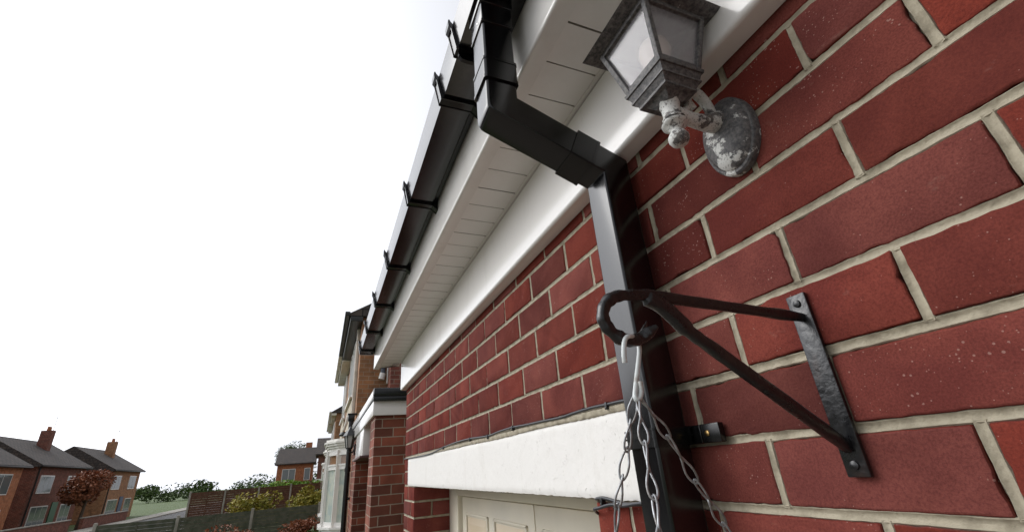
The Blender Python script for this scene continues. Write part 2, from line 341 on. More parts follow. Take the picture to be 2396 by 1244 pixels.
CONC = mat('concrete', (.30, .28, .24), .9, bump=(60, .4, .002), vary=(4, (.2, .19, .16), .4, .7))
DRIVE = mat('driveway_concrete', (.17, .15, .125), .9, vary=(.8, (.2, .17, .14), .35, .7), bump=(60, .5, .004))
ASPH = mat('asphalt', (.05, .05, .052), .85, vary=(2, (.07, .068, .065), .4, .7), bump=(150, .6, .004))
GRASS = mat('lawn_grass', (.055, .10, .025), .95, vary=(1.5, (.09, .12, .03), .35, .65), bump=(60, 1, .03))
def leafm(n, a, b): return mat(n, a, .6, vary=(4, b, .4, .62), spec=.3)
LY = leafm('yellow_leaf', (.34, .27, .04), (.20, .20, .03)); LG = leafm('bright_leaf', (.20, .34, .03), (.13, .25, .03))
LB = leafm('rust_leaf', (.28, .10, .045), (.17, .06, .03)); LD = leafm('dark_leaf', (.05, .09, .022), (.08, .12, .03))
BARK = mat('bark', (.09, .065, .045), .9, bump=(30, .8, .01))

# ------------------------------------------------------------------ ground, road
g = MB().add([(-400, -400, GZ), (400, -400, GZ), (400, 600, GZ), (-400, 600, GZ)], [(0, 1, 2, 3)]).build('ground', GRASS, smooth=0); tag(g, kind='structure')
d = MB().add([(-7, -8, GZ+.004), (0, -8, GZ+.004), (0, 4.4, GZ+.004), (-7, 4.4, GZ+.004)], [(0, 1, 2, 3)]).build('driveway', DRIVE, smooth=0); tag(d, kind='structure')
p = MB().box(-9, -7, -30, 120, GZ-.2, GZ+.03).build('pavement', CONC, smooth=0); tag(p, kind='structure')
p = MB().box(-9.13, -9.0, -30, 120, GZ-.2, GZ+.02).build('kerb', CONC, smooth=0); tag(p, kind='structure')
p = MB().add([(-15, -30, GZ+.004), (-9.13, -30, GZ+.004), (-9.13, 120, GZ+.004), (-15, 120, GZ+.004)], [(0, 1, 2, 3)]).build('road', ASPH, smooth=0); tag(p, kind='structure')
p = MB().box(-17, -15, -30, 120, GZ-.2, GZ+.10).build('pavement', CONC, smooth=0); tag(p, kind='structure')

# ------------------------------------------------------------------ our garage
COURSE, BL = .0875, .225
ROW0 = .5347                                # height of the bed joint under the topmost visible course
YE = 3.42                                   # far corner of the wall
OP0, OP1 = .912, 3.045                      # door opening
LZ0, LZ1, LY0, LY1 = -.0775, .0885, .70, 3.255
garage = thing('brick_garage', 'red brick garage with white overhanging eaves and a white painted lintel over its cream door', 'garage', (1.5, 1, GZ))

def nz(x, y, z=0, s=1.0): return noise.noise(Vector((x*s, y*s, z*s)))
def brick_outline(u0, u1, v0, v1, seed, fine):
    r = .0014; pts = []; st = .009 if fine else .04
    def side(a, b):
        L = math.hypot(b[0]-a[0], b[1]-a[1]); n = max(1, int(L/st)); return [(a[0]+(b[0]-a[0])*i/n, a[1]+(b[1]-a[1])*i/n) for i in range(n)]
    cs = [(u0+r, v0), (u1-r, v0), (u1, v0+r), (u1, v1-r), (u1-r, v1), (u0+r, v1), (u0, v1-r), (u0, v0+r)]
    for i in range(8): pts += side(cs[i], cs[(i+1) % 8])
    cu, cv = (u0+u1)/2, (v0+v1)/2; o = []
    for (x, y) in pts:
        a = nz(x, y, seed, 70)*.0016 + nz(x+9, y, seed, 14)*.0014; c = nz(x, y+7, seed, 240)*.0007
        if fine and nz(x+3, y+5, seed, 30) > .42: a -= .0022
        k = a+c; dx, dy = x-cu, y-cv
        o.append((x+(k if dx > 0 else -k)*(abs(dx) > (u1-u0)/2-.006), y+(k if dy > 0 else -k)*(abs(dy) > (v1-v0)/2-.006)))
    return o
def lay_brick(mb, u0, u1, v0, v1, F, seed, fine=True):
    """F(u,v,n) -> point, n = depth behind the face"""
    O = brick_outline(u0, u1, v0, v1, seed, fine); n = len(O); cu, cv = (u0+u1)/2, (v0+v1)/2
    d0 = random.uniform(-.0012, .0012); tu, tv = random.uniform(-.004, .004), random.uniform(-.008, .008)
    def ins(p, q):
        a = [p[0]-cu, p[1]-cv]; hx, hy = (u1-u0)/2, (v1-v0)/2
        return (cu+a[0]*(1-q/hx), cv+a[1]*(1-q/hy))
    rings = [(0, .03), (0, .0022), (.0009, .0008), (.0026, 0)]; vs = []
    for q, dep in rings:
        for p in O:
            x, y = ins(p, q) if q else p
            w_ = dep + d0 + (x-cu)*tu+(y-cv)*tv + nz(x, y, seed+3, 25)*.0006
            vs.append(F(x, y, w_))
    fs = []
    for k in range(3):
        for i in range(n): fs.append([k*n+i, k*n+(i+1) % n, (k+1)*n+(i+1) % n, (k+1)*n+i])
    fs.append([3*n+i for i in range(n)])
    mb.add(vs, fs, 0)

wall = MB(); PERP = []
Fx = lambda u, v, n: (n, u, v)
JO = {0: .7955, 1: .908}
YS = -1.6
for k in range(-3, 31):
    z0, z1 = ROW0-COURSE*k+.006, ROW0-COURSE*(k-1)-.006
    if z0 < GZ: break
    off = JO[k % 2]; n0 = int((YS-off)/BL)-1
    wob = random.uniform(-.0012, .0012)
    for n in range(n0, 30):
        a = off+n*BL+.0055+random.uniform(-.0015, .0015); b = off+(n+1)*BL-.0055+random.uniform(-.0015, .0015)
        if b < YS: continue
        if b > YE-.05: b = YE
        if a > YE-.05: break
        z0c, z1c = z0+wob+random.uniform(-.0008, .0008), z1+wob+random.uniform(-.0008, .0008)
        zm = (z0+z1)/2
        if LZ0 < zm < LZ1+.02:
            if a < LY1 and b > LY0:
                if a < LY0-.03 and b > LY0: b = LY0-.008
                elif b > LY1+.03 and a < LY1: a = LY1+.008
                else: continue
        elif zm < LZ0:
            if a < OP1 and b > OP0:
                if a < OP0-.03: b = OP0
                elif b > OP1+.03: a = OP1
                else: continue
        if b < YE-.01 and not (abs(b-OP0) < .004 and zm < LZ0) and abs(b-(LY0-.008)) > .001: PERP.append((off+(n+1)*BL, z0, z1))
        lay_brick(wall, a, b, z0c, z1c, Fx, k*31+n, fine=(z0 > -1.0 and a < 2.6))
        if b >= YE: break
# far reveal (faces the camera)
Fy = lambda u, v, n: (u, OP1+n, v)
for k in range(8, 31):
    z0, z1 = ROW0-COURSE*k+.006, ROW0-COURSE*(k-1)-.006
    if z0 < GZ: break
    for (a, b) in (((.0065, .105), (.117, .30)) if k % 2 else ((.0065, .30),)):
        lay_brick(wall, a, b, z0, z1, Fy, k*13+int(a*100), fine=False)
# bucket-handle pointing: a concave strip of mortar in every joint
def pointing(a, b, along_u, c, hw, F, step=.007, depth=.0042, seed=0):
    n = max(2, int((b-a)/step)); K = 8; vs = []; fs = []
    for i in range(n+1):
        t_ = a+(b-a)*i/n; cw = c+.0009*nz(t_, seed, 2, 14); h1 = hw*(1+.16*nz(t_, seed, 3, 60)+.10*nz(t_, seed, 4, 190)); h2 = hw*(1+.16*nz(t_, seed, 5, 60)+.10*nz(t_, seed, 6, 190))
        dp_ = depth*(1+.25*nz(t_, seed, 7, 25))
        for j in range(K+1):
            s_ = -1+2*j/K; off_ = s_*(h1 if s_ > 0 else h2); d_ = .0006+dp_*(1-s_*s_)+.0006*nz(t_, off_*4, seed+8, 170)
            if j in (0, K): d_ = .0045
            vs.append(F(t_, cw+off_, d_) if along_u else F(cw+off_, t_, d_))
    for i in range(n):
        for j in range(K):
            q_ = i*(K+1)+j; fs.append([q_, q_+K+1, q_+K+2, q_+1])
    wall.add(vs, fs, 1)
for k in range(-3, 31):
    zj = ROW0-COURSE*k
    if zj < GZ: break
    if zj > .60: continue
    fine_ = zj > -1
    segs_ = [(YS, YE)]
    if LZ0+.01 < zj < LZ1-.01: segs_ = [(YS, LY0-.002), (LY1+.002, YE)]
    elif zj < LZ0+.01: segs_ = [(YS, OP0), (OP1, YE)]
    for (a, b) in segs_:
        if fine_ and a < 2.2 < b: pointing(a, 2.2, True, zj, .0068, Fx, .006, seed=k); pointing(2.2, b, True, zj, .0066, Fx, .02, seed=k)
        else: pointing(a, b, True, zj, .0066, Fx, .012 if fine_ else .06, seed=k)
for (pj, z0_, z1_) in PERP:
    if z1_ > -1.2: pointing(z0_-.003, z1_+.003, False, pj, .0060, Fx, .006, depth=.0032, seed=pj*7)
for k in range(7, 31):
    zj = ROW0-COURSE*k
    if zj > GZ: pointing(.002, .30, True, zj, .0066, Fy, .02, seed=k)
# mortar bed: rough sheet just behind the brick faces, plus solid body
def sheet(u0, u1, v0, v1, du, F, amp=.0013, skip=None):
    nu = max(2, int((u1-u0)/du)); nv = max(2, int((v1-v0)/du)); vs = []; fs = []
    for i in range(nu+1):
        for j in range(nv+1):
            u = u0+(u1-u0)*i/nu; v = v0+(v1-v0)*j/nv
            n_ = .0105 - amp*(nz(u, v, 0, 55)+.7*nz(u, v, 3, 160)) - .0012*nz(u, v, 9, 9)
            vs.append(F(u, v, n_))
    for i in range(nu):
        for j in range(nv):
            a = i*(nv+1)+j; fs.append([a, a+nv+1, a+nv+2, a+1])
    wall.add(vs, fs, 1)
sheet(YS, OP0-.002, -1.0, .60, .02, Fx); sheet(OP0-.002, OP1+.002, LZ0-.004, .60, .02, Fx); sheet(OP1+.002, YE, -1.0, .60, .02, Fx)
sheet(YS, OP0-.002, GZ, -1.0, .05, Fx); sheet(OP1+.002, YE, GZ, -1.0, .05, Fx)
sheet(.003, .3, GZ, LZ0, .02, Fy)
wall.box(.014, .30, YS, OP0-.002, GZ, .95, 1); wall.box(.014, .30, OP0-.002, OP1+.010, LZ1, .95, 1); wall.box(.014, .30, OP1+.010, YE-.002, GZ, .95, 1)
wall.box(.30, 5.0, 3.1, YE-.004, GZ, .95, 1); wall.box(.30, 5.0, YS+.004, YS+.3, GZ, .95, 1)
wall.build('wall', [BRICK, MORTAR], garage, smooth=25)

# lintel: painted cast concrete with a ragged lower arris
lb = MB(); NY, NZ = 300, 22; vs = []; fs = []
for i in range(NY+1):
    y = LY0+(LY1-LY0)*i/NY
    for j in range(NZ+1):
        t_ = j/NZ; z = LZ0+(LZ1-LZ0)*t_
        x = -.006 - .0016*nz(y, z, 1, 9) - .0007*nz(y, z, 4, 60)
        if j == 0: z += .0022*nz(y, 0, 0, 45)+.0014*nz(y, 2, 0, 150); x += .003
        if j == 1: x += .0006
        if j == NZ: z += .004*nz(y, 0, 7, 12)+.002*nz(y, 0, 7, 70); x += .004
        if j == NZ-1: x += .001
        vs.append((x, y, z))
for i in range(NY):
    for j in range(NZ):
        a = i*(NZ+1)+j; fs.append([a, a+NZ+1, a+NZ+2, a+1])
b0 = len(vs)
for i in range(NY+1):
    y = LY0+(LY1-LY0)*i/NY; vs.append((.10, y, LZ0)); 
for i in range(NY): fs.append([i*(NZ+1), b0+i, b0+i+1, (i+1)*(NZ+1)])
lb.add(vs, fs)
lb.add([(-.003, LY0, LZ0), (.1, LY0, LZ0), (.1, LY0, LZ1), (-.003, LY0, LZ1)], [(0, 1, 2, 3)])
lb.add([(-.003, LY1, LZ0), (.1, LY1, LZ0), (.1, LY1, LZ1), (-.003, LY1, LZ1)], [(0, 1, 2, 3)])
lb.build('lintel', LINTEL, garage, smooth=40)
# sloppy mortar fillet over the lintel
fl = MB(); vs = []; fs = []; NY = 260; K = 6
for i in range(NY+1):
    y = LY0-.02+(LY1-LY0+.02)*i/NY; th = .007+.008*(nz(y, 0, 2, 3)+.4)+.003*nz(y, 0, 2, 40); th = max(.003, th)
    th *= 1.0 if y < 2 else .6
    for j in range(K+1):
        t_ = j/K; z = LZ1-.003-th*.5 + (th*.5+.013)*t_
        x = -.0075-.002*math.sin(math.pi*t_)*(1+nz(y, z, 5, 80)) + (.006 if j in (0, K) else 0)
        vs.append((x, y, z+.0015*nz(y, z, 1, 90)))
for i in range(NY):
    for j in range(K):
        a = i*(K+1)+j; fs.append([a, a+K+1, a+K+2, a+1])
fl.add(vs, fs); fl.build('mortar_fillet', MORTAR, garage, smooth=50)

# frieze board with rounded lower lip, soffit, fascia
def arc(cx, cz, r, a0, a1, n=5): return [(cx+r*math.cos(rad(a0+(a1-a0)*i/n)), cz+r*math.sin(rad(a0+(a1-a0)*i/n))) for i in range(n+1)]
fr = [(-.044, .778)]+arc(-.034, .576, .010, 180, 270, 7)+[(-.002, .566), (-.002, .572), (-.030, .573), (-.036, .580), (-.036, .778)]
MB().prism(fr, 'y', YS, 3.445).build('frieze_board', WHITE, garage, smooth=40)
FE = 3.72
fa = [(-.223, 1.0), (-.223, .79)]+arc(-.216, .787, .007, 180, 270, 4)+[(-.181, .780), (-.181, .7845), (-.211, .786), (-.214, .79), (-.214, 1.0)]
MB().prism(fa, 'y', YS, FE).build('fascia_board', WHITE, garage, smooth=40)
sf = MB()
# soffit planking with V grooves every 97 mm; every third is the open board joint
gx0, gx1, pitch, y00 = -.178, -.056, .0972, 1.066
n = -30; ys = []
while y00+n*pitch < 3.66:
    if y00+n*pitch > YS: ys.append((n, y00+n*pitch))
    n += 1
X0, X1, ZS = -.2135, -.0385, .784
prev = YS
def endx(y):   # mitred far end
    return X1 if y < 3.53 else X1-(y-3.53)/(FE-3.53)*(X1-X0)
for (n, y) in ys:
    big = n % 3 == 0; hw = .0021 if big else .0016; dp = .006 if big else .004
    if y-hw <= prev: continue
    xe = endx(y)
    sf.add([(X0, prev, ZS), (xe, prev, ZS), (xe, y-hw, ZS), (X0, y-hw, ZS)], [(0, 1, 2, 3)])
    g1_ = min(gx1, xe-.004)
    sf.add([(X0, y-hw, ZS), (gx0, y-hw, ZS), (gx0, y+hw, ZS), (X0, y+hw, ZS)], [(0, 1, 2, 3)])
    sf.add([(g1_, y-hw, ZS), (xe, y-hw, ZS), (xe, y+hw, ZS), (g1_, y+hw, ZS)], [(0, 1, 2, 3)])
    sf.add([(gx0, y-hw, ZS), (g1_, y-hw, ZS), (g1_, y, ZS+dp), (gx0, y, ZS+dp), (gx0, y+hw, ZS), (g1_, y+hw, ZS)], [(0, 1, 2, 3), (3, 2, 5, 4)], 1 if big else 2)
    sf.box(g1_-.007, g1_+.001, y-hw*.6, y+hw*.6+.0012, ZS-.0006, ZS-.0003, 1)  # thin dark plate: shade of the vent hole put into the colour
    prev = y+hw
sf.add([(X0, prev, ZS), (X1, prev, ZS), (X1, 3.53, ZS), (X0, FE-.002, ZS)], [(0, 1, 2, 3)])
sf.box(-.0535, -.0445, YS, 3.50, .7805, .7835)        # trim strip along the frieze
sf.build('soffit', [SOFF, GROOVE, GROOVE2], garage, smooth=0)
# end of eaves box and an unseen roof slab added to block light from above
MB().add([(-.214, FE-.003, .786), (-.046, 3.53, .786), (-.046, 3.53, 1.02), (-.214, FE-.003, 1.02)], [(0, 1, 2, 3)]).build('eaves_end', WHITE, garage, smooth=0)
rf = MB(); rf.prism([(-.25, 1.03), (-.25, 1.015), (2.4, 1.95), (5.2, 1.0), (5.2, 1.04), (2.4, 2.02)], 'y', YS-.1, 3.66)
rf.prism([(.0, .951), (4.9, .951), (2.4, 1.9)], 'y', YS+.02, 3.4)
rf.build('roof', TILE, garage, smooth=0)

# garage door
door = MB(); dx = .245
door.bbox(dx, dx+.03, OP0+.1, 1.795, GZ+.02, -.15, .004); door.bbox(dx, dx+.03, 1.803, 2.83, GZ+.02, -.15, .004)
door = door.build('garage_door', DOORM, garage)
pn = MB()
zt = -.226
spans = [(2.74, 2.36), (2.27, 1.87), (1.72, 1.33), (1.25, 1.03)]
for r_ in range(4):
    for (a, b) in spans:
        z1 = zt-r_*.46; z0 = z1-.34
        prof = [(dx-.0005, 0), (dx-.012, .012), (dx-.012, .03), (dx-.004, .05)]
        # raised moulding frame round a sunk field
        for (p0, p1, q0, q1) in ((b, a, z1-.014, z1), (b, a, z0, z0+.014), (b, b+.014, z0, z1), (a-.014, a, z0, z1)):
            pn.bbox(dx-.009, dx+.001, p0, p1, q0, q1, .004)
pn.build('panel_moulding', DOORM, door)
for r_ in range(4):
    for (a, b) in spans:
        pf = MB(); z1 = zt-r_*.46; z0 = z1-.34; i1, i2 = .05, .02
        vs = [(dx-.001, b+i2, z0+i2), (dx-.001, a-i2, z0+i2), (dx-.001, a-i2, z1-i2), (dx-.001, b+i2, z1-i2),
              (dx-.009, b+i1, z0+i1), (dx-.009, a-i1, z0+i1), (dx-.009, a-i1, z1-i1), (dx-.009, b+i1, z1-i1)]
        pf.add(vs, [(4, 5, 6, 7), (0, 1, 5, 4), (1, 2, 6, 5), (2, 3, 7, 6), (3, 0, 4, 7)])
        tag(pf.build('raised_panel', PANELM, door, smooth=0), 'raised panel in a peach colour')
df = MB(); df.bbox(.222, .30, 2.85, OP1, GZ, LZ0-.001, .003); df.bbox(.222, .30, OP0, OP0+.09, GZ, LZ0-.001, .003); df.bbox(.218, .30, OP0+.09, 2.85, -.143, LZ0-.001, .003)
df.build('door_frame', DOORM, garage)

# ------------------------------------------------------------------ gutter
gut = thing('roof_gutter', 'black square plastic gutter fixed to the white fascia board', 'gutter', (-.28, 1.2, .93))
def gprof(o=0.0, top=.992):
    return [(-.343-o, top), (-.329-o, .930-o), (-.246+o*.3, .930-o), (-.241+o*.3, .9345-o), (-.2275, .9345-o), (-.2275, top)]
T = .0022
def gchan(y0, y1, o=0.0):
    p_ = gprof(o)
    inn = [(-.2275-T, .992), (-.2275-T, .937), (-.240, .937), (-.245, .9325), (-.3275, .9325), (-.3405, .992)]
    lip = [(-.3345, .992), (-.3345, .996), (-.3445-o, .996), (-.3445-o, .990)]
    if o: return p_[:6]+inn
    return lip[3:4]+p_[1:6]+inn[:6]+[(-.3345, .9922), (-.3345, .9965), (-.3440, .9965)]
MB().prism(gchan(YS, 3.83), 'y', YS, 3.83).build('gutter_channel', BLACK, gut, smooth=25)
def bracket_mb(y, wd=.030):
    m_ = MB()
    ou = [(-.3505, 1.000), (-.3360, .9245), (-.3320, .9230), (-.2450, .9230), (-.2238, .905), (-.2238, .990), (-.2268, .990), (-.2268, .935),
          (-.245, .9297), (-.3293, .9297), (-.3447, .986), (-.3447, 1.000)]
    m_.prism(ou, 'y', y-wd/2, y+wd/2)
    # stiffening rim along both edges of the strap
    for yy in (y-wd/2-.0006, y+wd/2-.0024):
        m_.prism([(-.3535, 1.000), (-.3380, .9225), (-.3340, .9205), (-.2450, .9205), (-.2226+-.0012, .902), (-.2240, .9035), (-.2455, .9226), (-.3322, .9226), (-.3362, .9243), (-.3507, 1.000)], 'y', yy, yy+.003)
    # clip tongue that rises past the front lip and hooks over it
    m_.prism([(-.3506, .985), (-.3560, .992), (-.3572, 1.006), (-.3562, 1.014), (-.3530, 1.015), (-.3500, 1.008), (-.3440, 1.0015), (-.3340, .9995), (-.3340, .9970), (-.3447, .9975), (-.3450, .985)], 'y', y-wd*.46, y+wd*.46)
    return m_
proto = bracket_mb(.895).build('gutter_bracket', BLACKR, gut, smooth=25)
for y in (.728, 1.43, 2.03, 2.60, 3.17, 3.70):
    c = proto.copy(); C.objects.link(c); c.parent = gut; c.location = (-.002 if y < 1 else 0, y-.895, -.0015 if y < 1 else 0)
# end cap
ec = MB(); ec.prism([(-.349, 1.0), (-.334, .9255), (-.245, .9255), (-.224, .9255), (-.224, 1.0)], 'y', 3.825, 3.832)
ec.prism([(-.349, 1.0), (-.334, .9255), (-.224, .9255), (-.224, 1.0), (-.2262, 1.0), (-.2262, .929), (-.3315, .929), (-.3455, 1.0)], 'y', 3.805, 3.826)
ec.build('end_cap', BLACKR, gut, smooth=0)
# running outlet fitting round the gutter above the downpipe
PX, PY = -.289, .610                     # centre of the drop
oy0, oy1 = .26, .728
ot = MB(); ot.prism([(-.3475, .998), (-.3335, .9262), (-.2245, .9262), (-.2245, .998), (-.2272, .998), (-.2272, .9295), (-.3303, .9295), (-.3445, .998)], 'y', oy0, oy1)
ot.bbox(PX-.0355, PX+.0355, PY-.0355, PY+.0355, .846, .9264, .004)
ot.bbox(PX-.0385, PX+.0385, PY-.0385, PY+.0385, .905, .9258, .003)
ot.bbox(PX-.0365, PX+.0365, PY-.0365, PY+.0365, .846, .852, .002)
for yy in (.36, .40): ot.bbox(-.325, -.235, yy, yy+.003, .9245, .9263, .0008)      # moulded ribs under the fitting
# rounded strengthening lug at the far rim of the fitting
ot.prism([(-.333, .9262), (-.331, .908), (-.324, .899), (-.312, .897), (-.262, .897), (-.245, .905), (-.240, .9262)], 'y', oy1-.006, oy1+.004)
outlet = ot.build('gutter_outlet', BLACK, gut, smooth=25)
MB().lathe((PX-.0355, PY-.012, .862), [(.0001, -.0005), (.0028, 0), (.0026, .0014), (.0012, .002), (.0001, .002)], 12, axis=(-1, 0, 0)).build('screw', ZINC, outlet)

# ------------------------------------------------------------------ downpipe
dp = thing('square_downpipe', 'black square downpipe cranking under the white soffit and dropping down the brick wall', 'downpipe', (-.0525, PY, GZ))
WP = .065; LX = -.0525; ZU, ZL = .632, .5335
def P65(w_=WP, r=.0055): return rrect(w_, w_, r, 5)
UPV = (0, 1, 0)
def seg(pts, w_, name, m_, r=.0055, arcs=None):
    return MB().sweep(pts, P65(w_, r), UPV).build(name, m_, dp, smooth=35)
dirn = Vector((LX-PX, 0, ZL-ZU)).normalized()
def along(t_): return tuple(Vector((PX, PY, ZU))+dirn*t_)
Ltot = (Vector((LX, 0, ZL))-Vector((PX, 0, ZU))).length
def bendseg(mb, p0, pc, p1, prof, r_in, r_out, n=6):
    p0, pc, p1 = Vector(p0), Vector(pc), Vector(p1); a = (pc-p0).normalized(); b = (p1-pc).normalized()
    e1 = Vector(UPV); na = a.cross(e1); nb_ = b.cross(e1); turn = a.angle(b); bis = (na+nb_).normalized()/math.cos(turn/2)
    side_ = 1 if (b-a).dot(na) < 0 else -1            # +1: positive q lies on the outside of the bend
    half = max(abs(q_) for _, q_ in prof); k = len(prof); base = len(mb.v); cols = []
    for (p_, q_) in prof:
        f_ = (q_*side_/half+1)/2; r_ = r_in+(r_out-r_in)*f_; d_ = r_*math.tan(turn/2)
        c_ = pc+bis*q_+e1*p_; s0_, s1_ = c_-a*d_, c_+b*d_
        cols.append([p0+na*q_+e1*p_]+[s0_*(1-t_)**2+c_*2*t_*(1-t_)+s1_*t_**2 for t_ in (i/n for i in range(n+1))]+[p1+nb_*q_+e1*p_])
    m_ = n+3
    for i in range(m_):
        for c_ in cols: mb.v.append(tuple(c_[i]))
    for i in range(m_-1):
        for j in range(k): mb.f.append([base+i*k+j, base+i*k+(j+1) % k, base+(i+1)*k+(j+1) % k, base+(i+1)*k+j]); mb.m.append(0)
    mb.f.append([base+j for j in range(k)][::-1]); mb.f.append([base+(m_-1)*k+j for j in range(k)]); mb.m += [0, 0]
# upper swan neck: socket + bend
ub = MB()
def rounded_corner(p0, pc, p1, r, n=6):
    p0, pc, p1 = Vector(p0), Vector(pc), Vector(p1); a = (p0-pc).normalized(); b = (p1-pc).normalized()
    ang = a.angle(b); d_ = r/math.tan(ang/2); s_ = pc+a*d_; e_ = pc+b*d_; bis = (a+b).normalized(); c_ = pc+bis*(r/math.sin(ang/2))
    v0, v1 = s_-c_, e_-c_; out_ = []
    for i in range(n+1):
        t_ = i/n; th = v0.angle(v1); out_.append(tuple(c_+(v0*math.sin((1-t_)*th)+v1*math.sin(t_*th))/math.sin(th)))
    return out_
bendseg(ub, (PX, PY, .70), (PX, PY, ZU), along(Ltot-.085), P65(), .002, .022)
ub = ub.build('upper_bend', BLACK, dp, smooth=35)
us = MB(); us.sweep([(PX, PY, .690), (PX, PY, .742)], P65(.0715, .0065), UPV); us.sweep([(PX, PY, .686), (PX, PY, .6935)], P65(.0735, .007), UPV)
us.sweep([(PX, PY, .737), (PX, PY, .743)], P65(.0735, .007), UPV)
us.build('socket', BLACKR, ub, smooth=35)
seg([(PX, PY, .70), (PX, PY, .90)], .0668, 'spigot', BLACK)
ls = MB(); ls.sweep([along(Ltot-.098), along(Ltot-.047)], P65(.0725, .0055), UPV); ls.sweep([along(Ltot-.052), along(Ltot-.046)], P65(.0735, .006), UPV)
lbend = MB(); bendseg(lbend, along(Ltot-.06), (LX, PY, ZL), (LX, PY, .478), P65(.0655), .002, .006)
lbend = lbend.build('lower_bend', BLACK, dp, smooth=35)
ls.build('socket', BLACKR, lbend, smooth=35)
seg([(LX, PY, .4805), (LX, PY, GZ+.12)], .0662, 'pipe', BLACK)
sh = MB(); sh.sweep([(LX, PY, GZ+.14), (LX, PY, GZ+.10), (LX-.05, PY, GZ+.04)], P65(.071), UPV); sh.build('shoe', BLACK, dp)
cl = MB(); zc = .022
prof = rrect(.0735, .0735, .005, 4)
cl.sweep([(LX, PY, zc-.014), (LX, PY, zc+.013)], prof, UPV)
for z_ in (-.0135, -.001, .0105): cl.sweep([(LX, PY, zc+z_), (LX, PY, zc+z_+.0028)], rrect(.0775, .0775, .006, 4), UPV)
cl.bbox(-.014, -.0035, PY-.090, PY+.090, zc-.0135, zc+.0135, .0015); cl.bbox(-.017, -.0035, PY-.0555, PY-.0495, zc-.013, zc+.013, .001)
clip = cl.build('pipe_clip', BLACKR, dp, smooth=30)
for s_ in (-1, 1):
    MB().lathe((-.014, PY+s_*.066, zc), [(.0045, 0), (.0042, .0016), (.0015, .0024), (.0003, .0024)], 14, axis=(-1, 0, 0)).build('screw', BRASS, clip)

# ------------------------------------------------------------------ cables
def cable(name, label, pts, r=.0033, x=-.010, mat_=CABLE):
    P = []                                 # Catmull-Rom through (Y,Z[,X])
    Q = [Vector(((p[2] if len(p) > 2 else x), p[0], p[1])) for p in pts]
    Q = [Q[0]*2-Q[1]]+Q+[Q[-1]*2-Q[-2]]
    for i in range(1, len(Q)-2):
        for k in range(6):
            t_ = k/6; a, b, c_, d_ = Q[i-1:i+3]
            P.append(.5*((2*b)+(c_-a)*t_+(2*a-5*b+4*c_-d_)*t_*t_+(3*b-a-3*c_+d_)*t_**3))
    P.append(Q[-2]); o = MB().tube(P, r, 10).build(name, mat_, None, smooth=60)
    return tag(o, label, 'cable')
# run on the wall read off as (Y, Z)
import math as _m
def wallpt(px, py):        # where a sight line meets the wall face X=-.010
    v = rr*((px-1198)/1022.3)-uu*((py-622)/1022.3)+fw; t_ = (-.010+.5496)/v.x
    return (v.y*t_, v.z*t_)
run = [wallpt(*q_) for q_ in ((946, 1073), (975, 1068), (1005, 1061), (1037, 1046), (1068, 1034), (1100, 1025.5), (1140, 1019.5), (1168, 1009), (1200, 999), (1232, 993), (1268, 985), (1312, 976), (1345, 965), (1385, 953), (1420, 945.5), (1453, 938), (1500, 930))]
# long cable above the lintel, clipped; passes behind the pipe and ends under it
cb = cable('wall_cable', 'grey cable clipped along the top edge of the white lintel', run)
def cclip(px, py, par=None, sz=1.0):
    y, z = wallpt(px, py); m_ = MB(); s_ = .0058*sz
    m_.bbox(-.0145, -.004, y-.004*sz, y+.004*sz, z-s_-.004, z+s_*.7, .0012)
    m_.lathe((-.013, y, z-s_-.002), [(.0032, -.003), (.0032, .002), (.001, .003)], 8, axis=(-1, 0, 0))
    return m_.build('cable_clip', CLIPM, par)
for q_ in ((1038, 1045), (1100, 1025), (1142, 1018.5), (1200, 998), (1420, 945)): cclip(*q_, par=cb)
nl = wallpt(1361, 957); nail = MB().lathe((0, nl[0], nl[1]), [(.0036, 0), (.0036, .007), (.002, .010), (.0004, .010)], 12, axis=(-1, 0, 0)).build('masonry_nail', CLIPM)
tag(nail, 'single black nail head in the joint above the cable, left of the downpipe', 'nail')
c2 = cable('wall_cable', 'grey cable end in a black clip under the lintel, upper of two strands', [(.925, -.083, .05), (.918, -.082, .01)]+[wallpt(*q_) for q_ in ((1396, 1166), (1412, 1164), (1435, 1170), (1458, 1178), (1490, 1179), (1520, 1178))])
cclip(1409, 1168, c2, 1.1)
c3 = cable('wall_cable', 'lower loose grey cable crossing beneath the clipped strand, below the lintel end', [(.925, -.112, .05), (.918, -.110, .012)]+[wallpt(*q_) for q_ in ((1396, 1191), (1410, 1186), (1435, 1179), (1462, 1182), (1495, 1177), (1520, 1175))], x=-.0155)
cclip(1440, 1177, c3, .9)

# ------------------------------------------------------------------ wall lantern on its arm
K = 1.12                                  # overall size
AX, AY = -.1166, .3606
lan = thing('wall_lantern', 'weathered four sided wall lantern with flaking grey and white paint on a scrolled arm', 'lantern', (0, AY, .45))
zb, zt_ = .461*K, .548*K; hb, ht = .0345*K, .052*K
def frust(m_, z0, z1, h0, h1, mi=0):
    m_.add([(AX+sx*h, AY+sy*h, z) for z, h in ((z0, h0), (z1, h1)) for sx, sy in ((-1, -1), (1, -1), (1, 1), (-1, 1))],
           [(0, 1, 5, 4), (1, 2, 6, 5), (2, 3, 7, 6), (3, 0, 4, 7), (3, 2, 1, 0), (4, 5, 6, 7)], mi)
fr_ = MB()
for sx, sy in ((-1, -1), (1, -1), (1, 1), (-1, 1)):      # corner bars
    b_ = Vector((AX+sx*(hb-.003), AY+sy*(hb-.003), zb)); t_ = Vector((AX+sx*(ht-.003), AY+sy*(ht-.003), zt_))
    fr_.sweep([b_, t_], rrect(.0085, .0085, .0012, 2), None)
